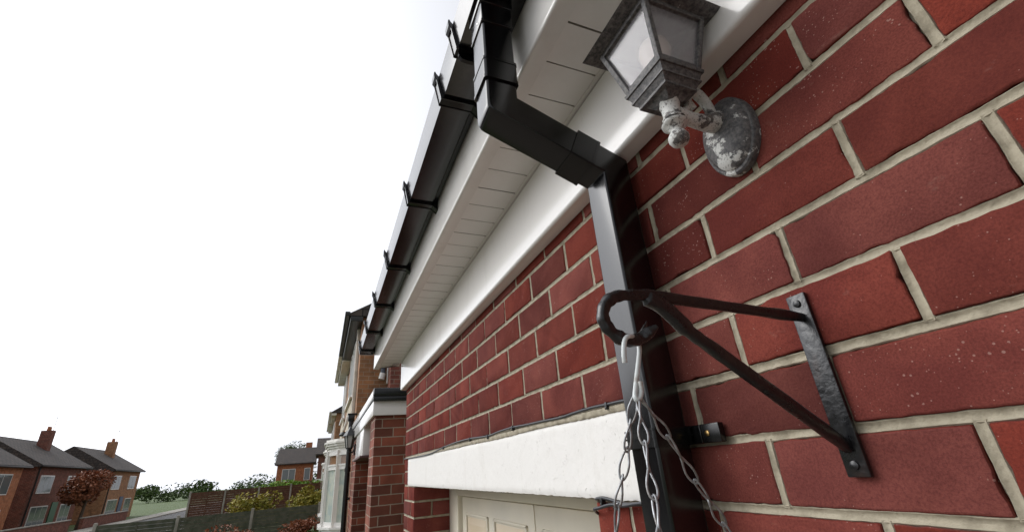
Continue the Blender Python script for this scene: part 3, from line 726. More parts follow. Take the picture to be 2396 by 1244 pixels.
for z, h in ((zb+.003, hb), (zt_-.003, ht)):
    for sx in (-1, 1):
        fr_.bbox(AX+sx*(h-.0035)-.0035, AX+sx*(h-.0035)+.0035, AY-h, AY+h, z-.005, z+.005, .001)
        fr_.bbox(AX-h, AX+h, AY+sx*(h-.0035)-.0035, AY+sx*(h-.0035)+.0035, z-.0052, z+.0048, .001)
frame = fr_.build('lantern_frame', PEELD, lan)
bs = MB()
for z0, z1, h0, h1 in ((.4530, .4575, .0365, .0375), (.4425, .4526, .031, .0345), (.4392, .4422, .0325, .0325), (.431, .439, .026, .031), (.427, .4307, .0265, .0265), (.418, .4268, .012, .02)): frust(bs, z0*K, z1*K, h0*K, h1*K)
bs.build('lantern_base', PEELD, lan, smooth=0)
for i, (sx, sy) in enumerate(((-1, 0), (0, -1), (1, 0), (0, 1))):
    q0, q1 = hb-.0045, ht-.0045; m_ = MB(); w0, w1 = hb-.006, ht-.006
    for dd in (0, .0016):
        if sx: m_.add([(AX+sx*(q0-dd), AY-w0, zb+.004), (AX+sx*(q0-dd), AY+w0, zb+.004), (AX+sx*(q1-dd), AY+w1, zt_-.004), (AX+sx*(q1-dd), AY-w1, zt_-.004)], [(0, 1, 2, 3)])
        else: m_.add([(AX-w0, AY+sy*(q0-dd), zb+.004), (AX+w0, AY+sy*(q0-dd), zb+.004), (AX+w1, AY+sy*(q1-dd), zt_-.004), (AX-w1, AY+sy*(q1-dd), zt_-.004)], [(0, 1, 2, 3)])
    m_.f += [[0, 1, 5, 4], [1, 2, 6, 5], [2, 3, 7, 6], [3, 0, 4, 7]]; m_.m += [0]*4
    m_.build('glass_pane', GLASS, lan, smooth=0)
rf_ = MB(); frust(rf_, .5485*K, .5505*K, .066*K, .071*K); frust(rf_, .5506*K, .5526*K, .0715*K, .0695*K); frust(rf_, .5527*K, .592*K, .064*K, .018*K); frust(rf_, .592*K, .598*K, .012*K, .012*K)
rf_.lathe((AX, AY, .598*K), [(.004, 0), (.009, .005), (.011, .011), (.007, .018), (.002, .022)], 16)
rf_.build('lantern_roof', PEELD, lan, smooth=30)
bu = MB(); bu.lathe((AX, AY, .470*K+.008), [(.012, -.012), (.0125, .0), (.014, .012), (.021, .028), (.025, .043), (.022, .058), (.012, .066), (.001, .069)], 20)
bu.build('light_bulb', BULB, lan, smooth=60)
st = MB()
# stem: flared cup, ring, waist and ball finial
st.lathe((AX, AY, .352*K), [(r_*K*.98, z_*K*.84) for r_, z_ in [(.0005, .0), (.006, .0012), (.0105, .0045), (.0132, .011), (.0132, .0165), (.0105, .0225), (.0075, .0265), (.0078, .030), (.0105, .033), (.0135, .037),
                          (.0165, .0385), (.0172, .0415), (.0150, .0440), (.0145, .0465), (.0158, .0475), (.0150, .0500), (.0125, .054), (.0118, .062), (.0122, .072), (.0140, .080), (.0165, .085), (.0172, .0885), (.015, .0905)]], 28)
# arm out from the wall with an S sweep
armp = []
for i in range(25):
    t_ = i/24; x = AX+.010+(abs(AX)-.030)*t_
    armp.append((x, AY, .408*K+.006*t_*t_-.006*math.sin(math.pi*t_)))
st.tube(armp, .0145, 16, scale=[.74-.06*math.sin(math.pi*i/24)+.55*(i/24)**2 for i in range(25)])
sc = smoothpath([(-.030, AY, .455), (-.034, AY, .490), (-.050, AY, .513), (-.068, AY, .508), (-.076, AY, .490), (-.068, AY, .476)], 6)
st.tube(sc, .0075, 12, scale=[1.15-.6*abs(i/(len(sc)-1)-.35) for i in range(len(sc))])
sc = smoothpath([(-.092, AY, .462), (-.080, AY, .476), (-.071, AY, .497), (-.073, AY, .520)], 6)
st.tube(sc, .0075, 12, scale=[1.0-.75*i/(len(sc)-1) for i in range(len(sc))])
st.build('arm', PEEL, lan, smooth=60)
pl = MB(); CZ = .438; rings_ = [(0, 1), (.010, 1), (.013, .96), (.0135, .90), (.019, .86), (.026, .70), (.029, .45), (.030, .2)]; n_ = 40
vs = [(-.0005-dx_, AY+.046*k_*math.cos(2*math.pi*i/n_), CZ+.068*k_*math.sin(2*math.pi*i/n_)) for dx_, k_ in rings_ for i in range(n_)]
fs = [[k*n_+i, k*n_+(i+1) % n_, (k+1)*n_+(i+1) % n_, (k+1)*n_+i] for k in range(7) for i in range(n_)]+[[7*n_+i for i in range(n_)]]
pl.add(vs, fs); pl.build('wall_plate', PEELP, lan, smooth=35)

# ------------------------------------------------------------------ hanging basket bracket, hook, chains, basket
BY = .35
def onY(px, py, Y=BY):
    v = rr*((px-1198)/1022.3)-uu*((py-622)/1022.3)+fw; t_ = Y/v.y
    return (-.5496+v.x*t_, Y, v.z*t_)
hb_ = thing('basket_bracket', 'black wrought iron bracket with a curled hook reaching out from the brick wall', 'bracket', (0, BY, .10))
arm_px = [(1526, 768), (1514, 779), (1500, 790), (1480, 796), (1458, 793), (1437, 781), (1420, 763), (1411, 742), (1413, 720), (1424, 703), (1443, 693), (1470, 690), (1505, 690), (1540, 694)]
pa = [Vector(onY(*q_)) for q_ in arm_px]; pa[0].y -= .008; pa[1].y -= .003
e0 = pa[-1]; pa += [e0.lerp(Vector((-.006, BY, e0.z-.012)), t_) for t_ in (.25, .5, .75, 1)]
pp = smoothpath(pa, 6); nP = len(pp)
sc_ = [1+.25*nz(i*.21, 0, 1) for i in range(nP)]
for i in range(6): sc_[i] = .35+.65*i/6
m_ = MB(); m_.sweep(pp, rrect(.0122, .0098, .003, 2), None, scale=sc_); m_.sweep([Vector(onY(1500, 792)), Vector(onY(1506, 776)), Vector(onY(1513, 752))], rrect(.009, .006, .002, 2), None, scale=[1, .8, .15]); m_.build('hook_arm', IRON, hb_, smooth=45)
s0 = Vector(onY(1500, 691)); s1 = Vector(onY(1550, 717)); s2 = Vector(onY(1613, 775)); s3 = Vector(onY(1672, 818)); dd = (s3-s2).normalized(); s4 = s3+dd*((-.008-s3.x)/dd.x)
sp = smoothpath([s0, s1, s2, s3, s3.lerp(s4, .5), s4], 7); m_ = MB()
m_.sweep(sp, rrect(.0135, .010, .0028, 2), None, scale=[(.55 if i < 2 else 1.2 if i < 14 else 1)+.18*nz(i*.3, 2, 1) for i in range(len(sp))]); m_.build('strut', IRON, hb_, smooth=45)
bp_ = MB(); bp_.bbox(-.0075, -.0015, BY-.0125, BY+.0125, s4.z-.03, pa[-1].z+.03, .0015)
for z_ in (s4.z-.018, pa[-1].z+.018): bp_.lathe((-.0075, BY, z_), [(.005, 0), (.0045, .002), (.002, .003), (.0003, .003)], 12, axis=(-1, 0, 0))
bp_.build('back_plate', IRON, hb_, smooth=30)
# white wire hook over the curl
hk = [onY(1462, 848, BY-.010), onY(1460, 830, BY-.011), onY(1460, 810, BY-.011), onY(1463, 793, BY-.011), onY(1472, 786, BY-.009), onY(1484, 789, BY+.002), onY(1492, 800, BY+.010), onY(1496, 818, BY+.010), onY(1494, 845, BY+.008), onY(1490, 880, BY+.004), onY(1487, 908, BY),
      onY(1486, 925, BY-.002), onY(1490, 934, BY-.003), onY(1497, 930, BY-.003), onY(1500, 915, BY-.002), onY(1498, 893, BY-.001)]
hkp = smoothpath(hk, 6)
sh_ = MB().tube(hkp, .0024, 10).build('wire_hook', HOOKM, None, smooth=60); tag(sh_, 'white coated wire hook hanging over the curl of the iron bracket', 'hook')

def link_mb(L, wd, r=.00105):
    """bent-wire link: narrow eye at the top, wide loop at the bottom, closed round"""
    P = []; n = 22
    for i in range(n):
        a = 2*math.pi*i/n; z = math.cos(a); k = .35+.65*(1-z)/2
        P.append((math.sin(a)*wd/2*k*(1.0+.35*(1-abs(z))), .0010*math.sin(2*a), z*L/2))
    return MB().tube(P, r, 7, closed=True)
link_proto = None
def chain(label, pix_pts, yfun, L=.0275, wd=.0105, tw=0):
    global link_proto
    P = [Vector(onY(x, y, yfun(i))) for i, (x, y) in enumerate(pix_pts)]
    # arc-length walk
    S = [0]
    for i in range(1, len(P)): S.append(S[-1]+(P[i]-P[i-1]).length)
    def at(s_):
        for i in range(1, len(P)):
            if s_ <= S[i] or i == len(P)-1: return P[i-1].lerp(P[i], (s_-S[i-1])/(S[i]-S[i-1]))
    t_ = thing('basket_chain', label, 'chain', tuple(P[0]), 'chains of the hanging basket')
    step = L-.0035; n = int(S[-1]/step)
    for k in range(n):
        a, b = at(k*step), at((k+1)*step); mid = (a+b)/2; ax = (a-b).normalized()
        if link_proto is None: link_proto = link_mb(L, wd).build('chain_link', GALV, t_, smooth=60).data
        o = bpy.data.objects.new('chain_link', link_proto) if not (k == 0 and len(t_.children)) else None
        if o is None: o = t_.children[0]
        else: C.objects.link(o); o.parent = t_
        o.location = mid-P[0]
        q_ = ax.to_track_quat('Z', 'X'); o.rotation_euler = (q_.to_matrix() @ Matrix.Rotation(rad(tw+(70 if k % 2 else -15)+random.uniform(-14, 14)), 3, 'Z')).to_euler()
    return P[-1]
link_me = link_mb(.0285, .0088)
link_proto = None
# build the prototype mesh once without linking an object
_tmp = link_me.build('chain_link', GALV, None, smooth=60); link_proto = _tmp.data; bpy.data.objects.remove(_tmp)
eA = chain('thin galvanised chain hanging left, in front of the white lintel', [(1486, 925), (1474, 990), (1466, 1062), (1452, 1140), (1442, 1200), (1440, 1255), (1436, 1330)], lambda i: BY+.006*i)
eB = chain('middle galvanised chain hanging straight down over the black downpipe', [(1491, 928), (1502, 990), (1512, 1060), (1524, 1130), (1537, 1200), (1546, 1265), (1556, 1340)], lambda i: BY-.012*i, tw=40)
eC = chain('galvanised chain slanting out to the right across the downpipe', [(1494, 926), (1540, 985), (1588, 1060), (1632, 1132), (1672, 1190), (1712, 1255), (1760, 1335)], lambda i: BY+.004*i, tw=75)
bc = (eA+eB+eC)/3; R_ = max((e_-bc).length for e_ in (eA, eB, eC)); bz = min(eA.z, eB.z, eC.z)
hbk = thing('hanging_basket', 'empty wire hanging basket below the chains', 'basket', (bc.x, bc.y, bz-.16))
wb = MB(); circ = [(bc.x+R_*math.cos(2*math.pi*i/40), bc.y+R_*math.sin(2*math.pi*i/40), bz) for i in range(40)]
wb.tube(circ, .0025, 8, closed=True)
for k in range(12):
    a = 2*math.pi*k/12; wb.tube([(bc.x+R_*math.cos(a)*math.cos(rad(t_)), bc.y+R_*math.sin(a)*math.cos(rad(t_)), bz-.14*math.sin(rad(t_))) for t_ in range(0, 91, 10)], .0014, 6)
wb.build('wire_frame', GALV, hbk, smooth=60)
for e_ in (eA, eB, eC): pass

# ------------------------------------------------------------------ neighbouring flat roofed garage
NX = -.075
nb = thing('neighbour_garage', 'flat roofed brown brick garage next door with white fascia and black roof edging', 'garage', (1.5, 6, GZ))
nw = MB(); nw.box(NX, .42, 4.9, 5.35, GZ, .62); nw.box(.42, 4.6, 4.9, 8.4, GZ, .62); nw.box(NX, .42, 7.45, 8.45, GZ, .62)
nw.build('wall', RED2, nb, smooth=0)
fx = NX-.03
nf = MB(); nf.bbox(fx, 4.62, 4.85, 4.875, .555, .70, .004); nf.bbox(fx, fx+.025, 4.876, 8.3, .555, .70, .004); nf.bbox(fx-.012, fx-.001, 4.84, 8.3, .72, .80, .004)
nf.box(fx+.026, .41, 4.877, 8.3, .63, .66)
nf.build('fascia_board', WHITE, nb)
ne = MB(); ne.bbox(fx-.01, 4.64, 4.80, 4.849, .69, .735, .006); ne.bbox(fx-.006, 4.64, 4.815, 4.90, .737, .825, .012); ne.bbox(fx-.010, fx+.03, 4.90, 8.3, .702, .7195, .003); ne.lathe((.55, 4.835, .676), [(.014, -.02), (.014, .02)], 12, axis=(0, 1, 0))
ne.build('roof_edging', BLACKR, nb)
MB().box(fx+.03, 4.6, 4.9, 8.35, .66, .78).build('roof_deck', FELT, nb, smooth=0)
hw_ = thing('high_window', 'narrow white window box with sill in the recess of the neighbouring garage', 'window', (0, 6.2, .1))
m_ = MB(); m_.bbox(NX-.01, .10, 6.15, 6.22, .235, .628, .005); m_.bbox(NX-.01, NX+.03, 6.22, 7.44, .235, .628, .005); m_.build('frame', WHITE, hw_)
m_ = MB(); m_.bbox(NX-.045, .12, 6.10, 7.44, .205, .233, .006); m_.build('sill', mat('sill_brown', (.10, .05, .045), .6), hw_)

np_ = thing('round_downpipe', 'black round downpipe with hopper head on the neighbouring garage corner, in front of the bay', 'downpipe', (-.14, 8.25, GZ))
m_ = MB(); px_, py_ = -.14, 8.25
m_.tube([(px_, py_, GZ+.1), (px_, py_, .86)], .038, 16); m_.tube([(px_, py_, .09), (px_, py_, .15)], .045, 16)
m_.bbox(px_-.055, px_+.05, py_-.05, py_+.06, .86, .97, .01); m_.bbox(px_-.065, px_+.09, py_-.06, py_+.07, .96, .985, .004); m_.build('pipe', BLACKR, np_, smooth=40)
m_ = MB(); m_.bbox(px_+.03, -.076, py_-.05, py_+.05, -.32, -.285, .004); m_.build('pipe_bracket', BLACKR, np_)

nl_ = thing('wall_lantern', 'small black coach lantern on the neighbouring brick pillar beside the round downpipe', 'lantern', (-.1, 7.8, .3))
lx, ly, lz = -.165, 7.75, .40
m_ = MB(); m_.lathe((lx, ly, lz), [(.045, .0), (.05, .015), (.05, .02)], 6); m_.lathe((lx, ly, lz+.20), [(.115, -.01), (.10, .0), (.055, .07), (.035, .085), (.02, .12), (.005, .13)], 6)
for k in range(6):
    a = 2*math.pi*k/6; m_.tube([(lx+.048*math.cos(a), ly+.048*math.sin(a), lz+.02), (lx+.082*math.cos(a), ly+.082*math.sin(a), lz+.19)], .007, 6)
m_.build('lantern_frame', CLIPM, nl_, smooth=30)
MB().lathe((lx, ly, lz+.02), [(.045, 0), (.078, .17)], 6).build('glass_pane', mat('pale_glass', (.42, .42, .40), .1, spec=.8), nl_, smooth=0)
m_ = MB(); m_.tube(smoothpath([(lx, ly, lz), (lx+.01, ly, lz-.04), (lx+.05, ly, lz-.045), (NX-.01, ly, lz+.0)]), .012, 8); m_.bbox(NX-.02, NX, ly-.04, ly+.04, lz-.09, lz+.07, .008); m_.build('arm', CLIPM, nl_)

# ------------------------------------------------------------------ terrace houses in a row
def window(parent, x, y0, y1, z0, z1, fm=WHITE, pm=PANE, mull=1, proud=.05):
    """window in a wall that faces -X"""
    m_ = MB(); t_ = .055
    m_.bbox(x-proud, x+.04, y0, y1, z0, z0+t_, .006); m_.bbox(x-proud, x+.04, y0, y1, z1-t_, z1, .006)
    m_.bbox(x-proud, x+.04, y0, y0+t_, z0+t_, z1-t_, .006); m_.bbox(x-proud, x+.04, y1-t_, y1, z0+t_, z1-t_, .006)
    for k in range(mull):
        yc = y0+(y1-y0)*(k+1)/(mull+1); m_.bbox(x-proud+.003, x+.04, yc-.03, yc+.03, z0+t_, z1-t_, .005)
    f_ = m_.build('window', fm, parent)
    MB().box(x-.012, x+.02, y0+t_-.01, y1-t_+.01, z0+t_-.01, z1-t_+.01).build('pane', pm, f_, smooth=0)
    MB().bbox(x-proud-.06, x+.02, y0-.05, y1+.05, z0-.055, z0-.001, .008).build('sill', fm, f_)
    return f_

def bay(parent, xw, yc, zb_, zt_, hw=1.0, dep=.40, cm=WHITE2):
    pl_ = [(xw, yc-hw), (xw-dep*.5, yc-hw*.8), (xw-dep, yc-hw*.36), (xw-dep, yc+hw*.36), (xw-dep*.5, yc+hw*.8), (xw, yc+hw)]
    def grow(e): return [(xw+.02, yc-hw-e*.9)]+[(p_[0]-e*(.75 if i in (0, 3) else 1), p_[1]+(e*.6 if p_[1] > yc else -e*.6)) for i, p_ in enumerate(pl_[1:5])]+[(xw+.02, yc+hw+e*.9)]
    fr = MB(); pn_ = MB(); H = zt_-zb_; zt2 = zb_+H*.76
    for i in range(5):
        a = Vector((*pl_[i], 0)); b = Vector((*pl_[i+1], 0)); dr = (b-a).normalized()
        mull_ = [(a, .045)] + ([(b, .045)] if i == 4 else []) + ([((a+b)/2, .03)] if (b-a).length > .65 else [])
        for (c_, hw2) in mull_:
            fr.sweep([c_+Vector((0, 0, zb_)), c_+Vector((0, 0, zt_))], rrect(.115, .10, .012, 1), None)
        for z_, h_ in ((zb_, .085), (zt_-.075, .075), (zt2-.04, .08)):
            n_ = Vector((dr.y, -dr.x, 0))*.030
            vs = [a+n_, b+n_, b-n_, a-n_]
            fr.add([(v_.x, v_.y, z_) for v_ in vs]+[(v_.x, v_.y, z_+h_) for v_ in vs], [(0, 1, 2, 3), (7, 6, 5, 4), (0, 4, 5, 1), (1, 5, 6, 2), (2, 6, 7, 3), (3, 7, 4, 0)])
        n_ = Vector((dr.y, -dr.x, 0))*.006
        for (z0, z1, mi) in ((zb_+.07, zt2-.02, 0), (zt2+.02, zt_-.06, 1)):
            vs = [a+n_, b+n_, b-n_, a-n_]
            pn_.add([(v_.x, v_.y, z0) for v_ in vs]+[(v_.x, v_.y, z1) for v_ in vs], [(0, 4, 5, 1), (2, 6, 7, 3)], mi)
        # opening lights in the top row
        for s_ in (.0,):
            aa, bb = a.lerp(b, .12), a.lerp(b, .88); n2 = Vector((dr.y, -dr.x, 0)).normalized()
            for z_, h_ in ((zt2+.04, .035), (zt_-.105, .035)):
                vs = [aa+n2*.045, bb+n2*.045, bb+n2*-.045, aa+n2*-.045]
                fr.add([(v_.x, v_.y, z_) for v_ in vs]+[(v_.x, v_.y, z_+h_) for v_ in vs], [(0, 1, 2, 3), (7, 6, 5, 4), (0, 4, 5, 1), (1, 5, 6, 2), (2, 6, 7, 3), (3, 7, 4, 0)])
    w_ = fr.build('bay_window', WHITE, parent)
    pn_.build('pane', [CURT, WARMP], w_, smooth=0)
    cr = MB()
    for e, z0, z1 in ((.03, zt_, zt_+.05), (.06, zt_+.05, zt_+.10), (.10, zt_+.10, zt_+.15), (.13, zt_+.15, zt_+.19), (.09, zt_+.19, zt_+.24)): cr.prism(grow(e), 'z', z0, z1-.001)
    cr.build('cornice', cm, w_, smooth=0)
    sl = MB()
    for e, z0, z1 in ((.12, zb_-.04, zb_-.001), (.08, zb_-.08, zb_-.041), (.03, zb_-.13, zb_-.081)): sl.prism(grow(e), 'z', z0, z1)
    sl.build('sill', WHITE, w_, smooth=0)
    ap = MB(); ap.prism(grow(-.01), 'z', GZ, zb_-.131); ap.build('apron_wall', RED3, w_, smooth=0)

def house(name, label, y0, y1, X, eave, wm, gm, ridge_up=2.2, depth=7, over=.27, gutm=CLIPM):
    h = thing(name, label, 'house', (X+depth/2, (y0+y1)/2, GZ))
    MB().box(X, X+depth, y0, y1, GZ, eave).build('wall', wm, h, smooth=0)
    rf = MB(); xm = X+depth/2; z_ = eave+.04; s_ = ridge_up/(depth/2); 
    rf.add([(X-over, y0-.12, z_), (X-over, y1+.12, z_), (xm, y1+.12, z_+ridge_up), (xm, y0-.12, z_+ridge_up), (X+depth+over, y0-.12, z_), (X+depth+over, y1+.12, z_),
            (X-over, y0-.12, z_-.06), (X-over, y1+.12, z_-.06), (X+depth+over, y0-.12, z_-.06), (X+depth+over, y1+.12, z_-.06)],
           [(0, 1, 2, 3), (3, 2, 5, 4), (6, 7, 1, 0), (8, 9, 5, 4), (6, 8, 9, 7), (0, 3, 4, 8, 6), (1, 2, 5, 9, 7)])
    roof = rf.build('roof', TILE, h, smooth=0)
    ch = MB(); ch.box(xm-.35, xm+.35, y1-1.2, y1-.5, z_+ridge_up-.5, z_+ridge_up+1.1); ch.build('chimney', wm, roof, smooth=0)
    m_ = MB(); gx = X-over-.05
    m_.bbox(gx-.06, gx+.05, y0-.13, y1+.12, eave-.03, eave+.07, .02); m_.bbox(gx+.06, X-.001, y0-.11, y1+.11, eave-.14, eave-.025, .005); m_.build('gutter', gm, h)
    return h
h1 = house('terraced_house', 'brown brick house with black gutter and white curved bay, nearest beyond the flat roofed garage', 9.8, 13.5, .02, 3.22, BRN, mat('black_gutter_old', (.012, .013, .012), .4))
bay(h1, .02, 12.2, -.93, .58)
window(h1, .02, 11.1, 13.0, 1.7, 3.02, mull=2)
m_ = MB(); m_.bbox(-.03, .018, 10.9, 13.2, .95, 1.62, .01); m_.bbox(-.09, .018, 10.85, 13.25, 1.62, 1.66, .01); m_.build('rendered_panel', RENDER, h1)
tag(MB().bbox(-.05, .019, 10.3, 10.37, GZ, 3.1, .01).build('corner_trim', STONEW, h1), None)
h2 = house('terraced_house', 'brick house with white gutter and second curved bay, adjoining the house with black gutter', 13.52, 17.3, .02, 3.18, BRN, STONEW)
bay(h2, .02, 16.4, -.95, .60); window(h2, .02, 15.2, 17.0, 1.7, 3.0, mull=2)
m_ = MB(); m_.bbox(-.03, .018, 15.1, 17.1, .95, 1.62, .01); m_.build('rendered_panel', RENDER, h2)
h3 = house('terraced_house', 'brown brick house with pale eaves beyond a gap, third along the row', 26.7, 31.5, .0, 3.25, BRN, STONEW)
window(h3, 0, 28, 30.6, 1.4, 2.9, mull=2)
h4 = house('terraced_house', 'far brick house carrying the smallest white bay, fourth along the row', 31.52, 37, .0, 3.2, RED3, STONEW)
bay(h4, 0, 34.2, -.85, .75); window(h4, 0, 32.6, 35.6, 1.6, 2.9, mull=2)
# side wall details of the first house
sp_ = thing('side_downpipe', 'blue grey downpipe on the brown side wall seen under the white soffit', 'downpipe', (.5, 9.7, 1.95))
m_ = MB(); m_.tube([(.50, 9.74, 1.96), (.50, 9.74, 3.3)], .05, 12); m_.build('pipe', mat('blue_grey_pipe', (.07, .085, .11), .4), sp_)
m_ = MB(); m_.tube([(.47, 9.74, 1.84), (.50, 9.74, 1.965)], .065, 12); m_.bbox(.58, .70, 9.70, 9.79, 1.75, 2.6, .01); m_.build('socket', WHITE, sp_)
ex = thing('rear_extension', 'redder brick extension wall behind the flat garage roof', 'extension', (1.5, 9.2, GZ))
MB().box(.60, 3.4, 9.25, 9.68, .79, 3.0).build('wall', RED3, ex, smooth=0)
tb = MB(); 
for (a, b) in (((.30, 7.2, .86), (.62, 7.9, 1.20)), ((.42, 7.2, .84), (.75, 7.9, 1.16))): tb.sweep([a, b], rrect(.13, .05, .004, 1), None)
tag(tb.build('timber_offcuts', WOODT, None), 'bare timber boards leaning on the flat garage roof', 'timber')
tag(MB().sweep([(-.06, 7.6, .83), (.10, 8.3, .98)], rrect(.16, .05, .004, 1), None).build('timber_board', WOODT, None), 'tan board lying at the left edge of the flat roof beside the hopper', 'board')
sl_ = thing('alarm_siren', 'cream and black fitting on the house front beside the hopper head', 'siren', (-.1, 10.4, 1.0))
m_ = MB(); m_.tube(smoothpath([(-.02, 10.35, 1.02), (-.10, 10.35, 1.18), (-.13, 10.35, 1.05), (-.17, 10.35, .90)]), .03, 8); m_.build('bracket', STONEW, sl_)
m_ = MB(); m_.lathe((-.16, 10.35, .82), [(.09, -.03), (.10, .0), (.06, .05)], 14); m_.build('cover', CLIPM, sl_)

# distant houses at the end of the street and across the road
def far_house(label, x0, x1, y0, y1, eave, ridge, wm, axis='y', name='detached_house'):
    h = thing(name, label, 'house', ((x0+x1)/2, (y0+y1)/2, GZ)); MB().box(x0, x1, y0, y1, GZ, eave).build('wall', wm, h, smooth=0)
    rf = MB()
    if axis == 'y':
        xm = (x0+x1)/2; rf.prism([(x0-.4, eave-.1), (x0-.4, eave+.02), (xm, ridge), (x1+.4, eave+.02), (x1+.4, eave-.1)], 'y', y0-.3, y1+.3)
    else:
        ym = (y0+y1)/2; rf.prism([(y0-.4, eave-.1), (y0-.4, eave+.02), (ym, ridge), (y1+.4, eave+.02), (y1+.4, eave-.1)], 'x', x0-.3, x1+.3)
    roof = rf.build('roof', TILE, h, smooth=0)
    xc, yc = (x0+x1)/2, (y0+y1)/2
    MB().box(xc-.4+1.2, xc+.4+1.2, yc-.3+1, yc+.3+1, ridge-1, ridge+.7).build('chimney', wm, roof, smooth=0)
    return h
def wins_negY(h, y, specs):
    for (x0, x1, z0, z1) in specs:
        m_ = MB(); m_.box(x0, x1, y-.05, y+.02, z0, z1); f_ = m_.build('window', WHITE, h, smooth=0)
        m_ = MB(); n_ = max(1, int((x1-x0)/.7))
        for k in range(n_):
            a = x0+.06+(x1-x0-.06)/n_*k; m_.box(a, a+(x1-x0-.06)/n_-.06, y-.06, y-.05, z0+.07, z1-.07)
        m_.build('pane', PANE, f_, smooth=0)
def wins_x(h, x, s_, specs):
    for (y0, y1, z0, z1) in specs:
        m_ = MB(); m_.box(min(x, x+s_*.05), max(x, x+s_*.05), y0, y1, z0, z1); f_ = m_.build('window', WHITE, h, smooth=0)
        m_ = MB(); n_ = max(1, int((y1-y0)/.7))
        for k in range(n_):
            a = y0+.06+(y1-y0-.06)/n_*k; m_.box(min(x+s_*.05, x+s_*.06), max(x+s_*.05, x+s_*.06), a, a+(y1-y0-.06)/n_-.06, z0+.07, z1-.07)
        m_.build('pane', PANE, f_, smooth=0)
f1 = far_house('orange brick house with grey roof at the far end of the row', -5.5, -1.45, 66, 74, 2.1, 4.1, ORB, 'x'); wins_negY(f1, 66, [(-2.4, -1.7, .1, 1.5), (-4.9, -3.4, .1, 1.5)])
m_ = MB(); m_.box(-5.6, -1.3, 65.5, 65.9, -.35, .0); m_.box(-5.6, -1.3, 65.7, 65.98, -1.2, -.4); m_.build('lean_to', RED3, f1, smooth=0)
f2 = far_house('red brown gable end house between the orange house and the terrace', -.85, 6, 55, 63, 2.5, 4.4, RED3, 'x')
m_ = MB(); m_.box(-1.0, 2, 54.9, 54.99, -.1, .1); m_.build('string_course', WHITE, f2, smooth=0)
OPP = [(-27, 14, RED3, 'red brick house across the road, nearest on the far pavement', 2.4, 4.9), (-28, 25.5, BRN, 'brown brick house across the road, second from the left edge', 2.6, 5.0), (-27.5, 37, ORB, 'orange brick house across the road, behind the second garden tree', 2.4, 4.8),
       (-28, 48.5, RED3, 'red house across the road, fourth along the far pavement', 2.6, 5.0), (-27, 60, BRN, 'brown house across the road, last of the facing row', 2.4, 4.8)]
for (x, y, mt, lab, ev, rd) in OPP:
    h = far_house(lab, x, x+7, y, y+8.5, ev, rd, mt, 'y'); wins_x(h, x+7, 1, [(y+.9, y+3.0, .6, 1.9), (y+5.4, y+7.4, .6, 1.9), (y+.9, y+3.4, -1.7, -.3), (y+5.6, y+7.4, -1.7, -.3)])
    wins_negY(h, y, [(x+2.4, x+3.6, .6, 1.8)])
    d_ = MB().box(x+6.98, x+7.06, y+4.0, y+4.95, GZ+.1, -.1).build('front_door', mat('door_paint', random.choice([(.02, .05, .12), (.25, .03, .03), (.5, .5, .48), (.03, .12, .06)]), .4), h, smooth=0)

# ------------------------------------------------------------------ fences, hedges, shrubs, trees
def fence(label, x0, x1, y, zt, m_mat, board=.11, name='panel_fence'):
    f = thing(name, label, 'fence', ((x0+x1)/2, y, GZ)); n = max(1, round(abs(x1-x0)/1.85)); w_ = (x1-x0)/n
    for k in range(n):
        a = x0+w_*k+.05; b = x0+w_*(k+1)-.05; m_ = MB(); z_ = GZ+.08; i = 0
        while z_ < zt-.02:
            t_ = .008 if i % 2 else 0; m_.box(a, b, y-.012-t_, y+.004-t_, z_, min(zt, z_+board-.006)); z_ += board; i += 1
        for q_ in (a, (a+b)/2-.025, b-.05): m_.box(q_, q_+.05, y-.035, y-.0215, GZ+.06, zt)
        m_.build('fence_panel', m_mat, f, smooth=0)
    for k in range(n+1): MB().bbox(x0+w_*k-.045, x0+w_*k+.045, y-.05, y+.05, GZ, zt+.07, .01).build('fence_post', CONC, f)
    return f
fence('grey green overlap garden fence, nearest beyond the curved bays', -6.9, -.45, 19.5, -.80, FENCEG)
fence('brown garden fence with pale concrete post behind the yellow shrub', -6.9, -.4, 31, -.15, FENCEB)

def leaves(mb, c, r, n, s_, flat=.7, seed=0):
    rnd = random.Random(seed)
    lob = [(Vector((rnd.gauss(0, 1), rnd.gauss(0, 1), rnd.gauss(0, .8))).normalized()*rnd.uniform(.25, .75), rnd.uniform(.3, .6)) for _ in range(14)]
    for _ in range(n):
        lc, lr = rnd.choice(lob); dvec = Vector((rnd.gauss(0, 1), rnd.gauss(0, 1), rnd.gauss(0, 1))).normalized()*lr*rnd.uniform(.55, 1)**.5
        q_ = lc+dvec; p_ = Vector((c[0]+q_.x*r[0], c[1]+q_.y*r[1], c[2]+q_.z*r[2]))
        e1 = Vector((rnd.gauss(0, 1), rnd.gauss(0, 1), rnd.gauss(0, .6))).normalized(); e2 = e1.cross(Vector((rnd.gauss(0, 1), rnd.gauss(0, 1), rnd.gauss(0, 1)))).normalized()
        k = s_*rnd.uniform(.6, 1.3); mb.add([p_-e1*k, p_+e2*k*.45, p_+e1*k, p_-e2*k*.45], [(0, 1, 2, 3)])
def shrub(label, c, r, n, s_, m_, seed=0, cat='shrub', name='garden_shrub'):
    t_ = thing(name, label, cat, (c[0], c[1], GZ)); mb = MB(); leaves(mb, c, r, n, s_, seed=seed); mb.build('foliage', m_, t_, smooth=0)
    st_ = MB(); rnd = random.Random(seed+5)
    for _ in range(6): st_.tube([(c[0], c[1], GZ), (c[0]+rnd.uniform(-.5, .5)*r[0], c[1]+rnd.uniform(-.5, .5)*r[1], c[2])], .02, 5)
    st_.build('stem', BARK, t_); return t_
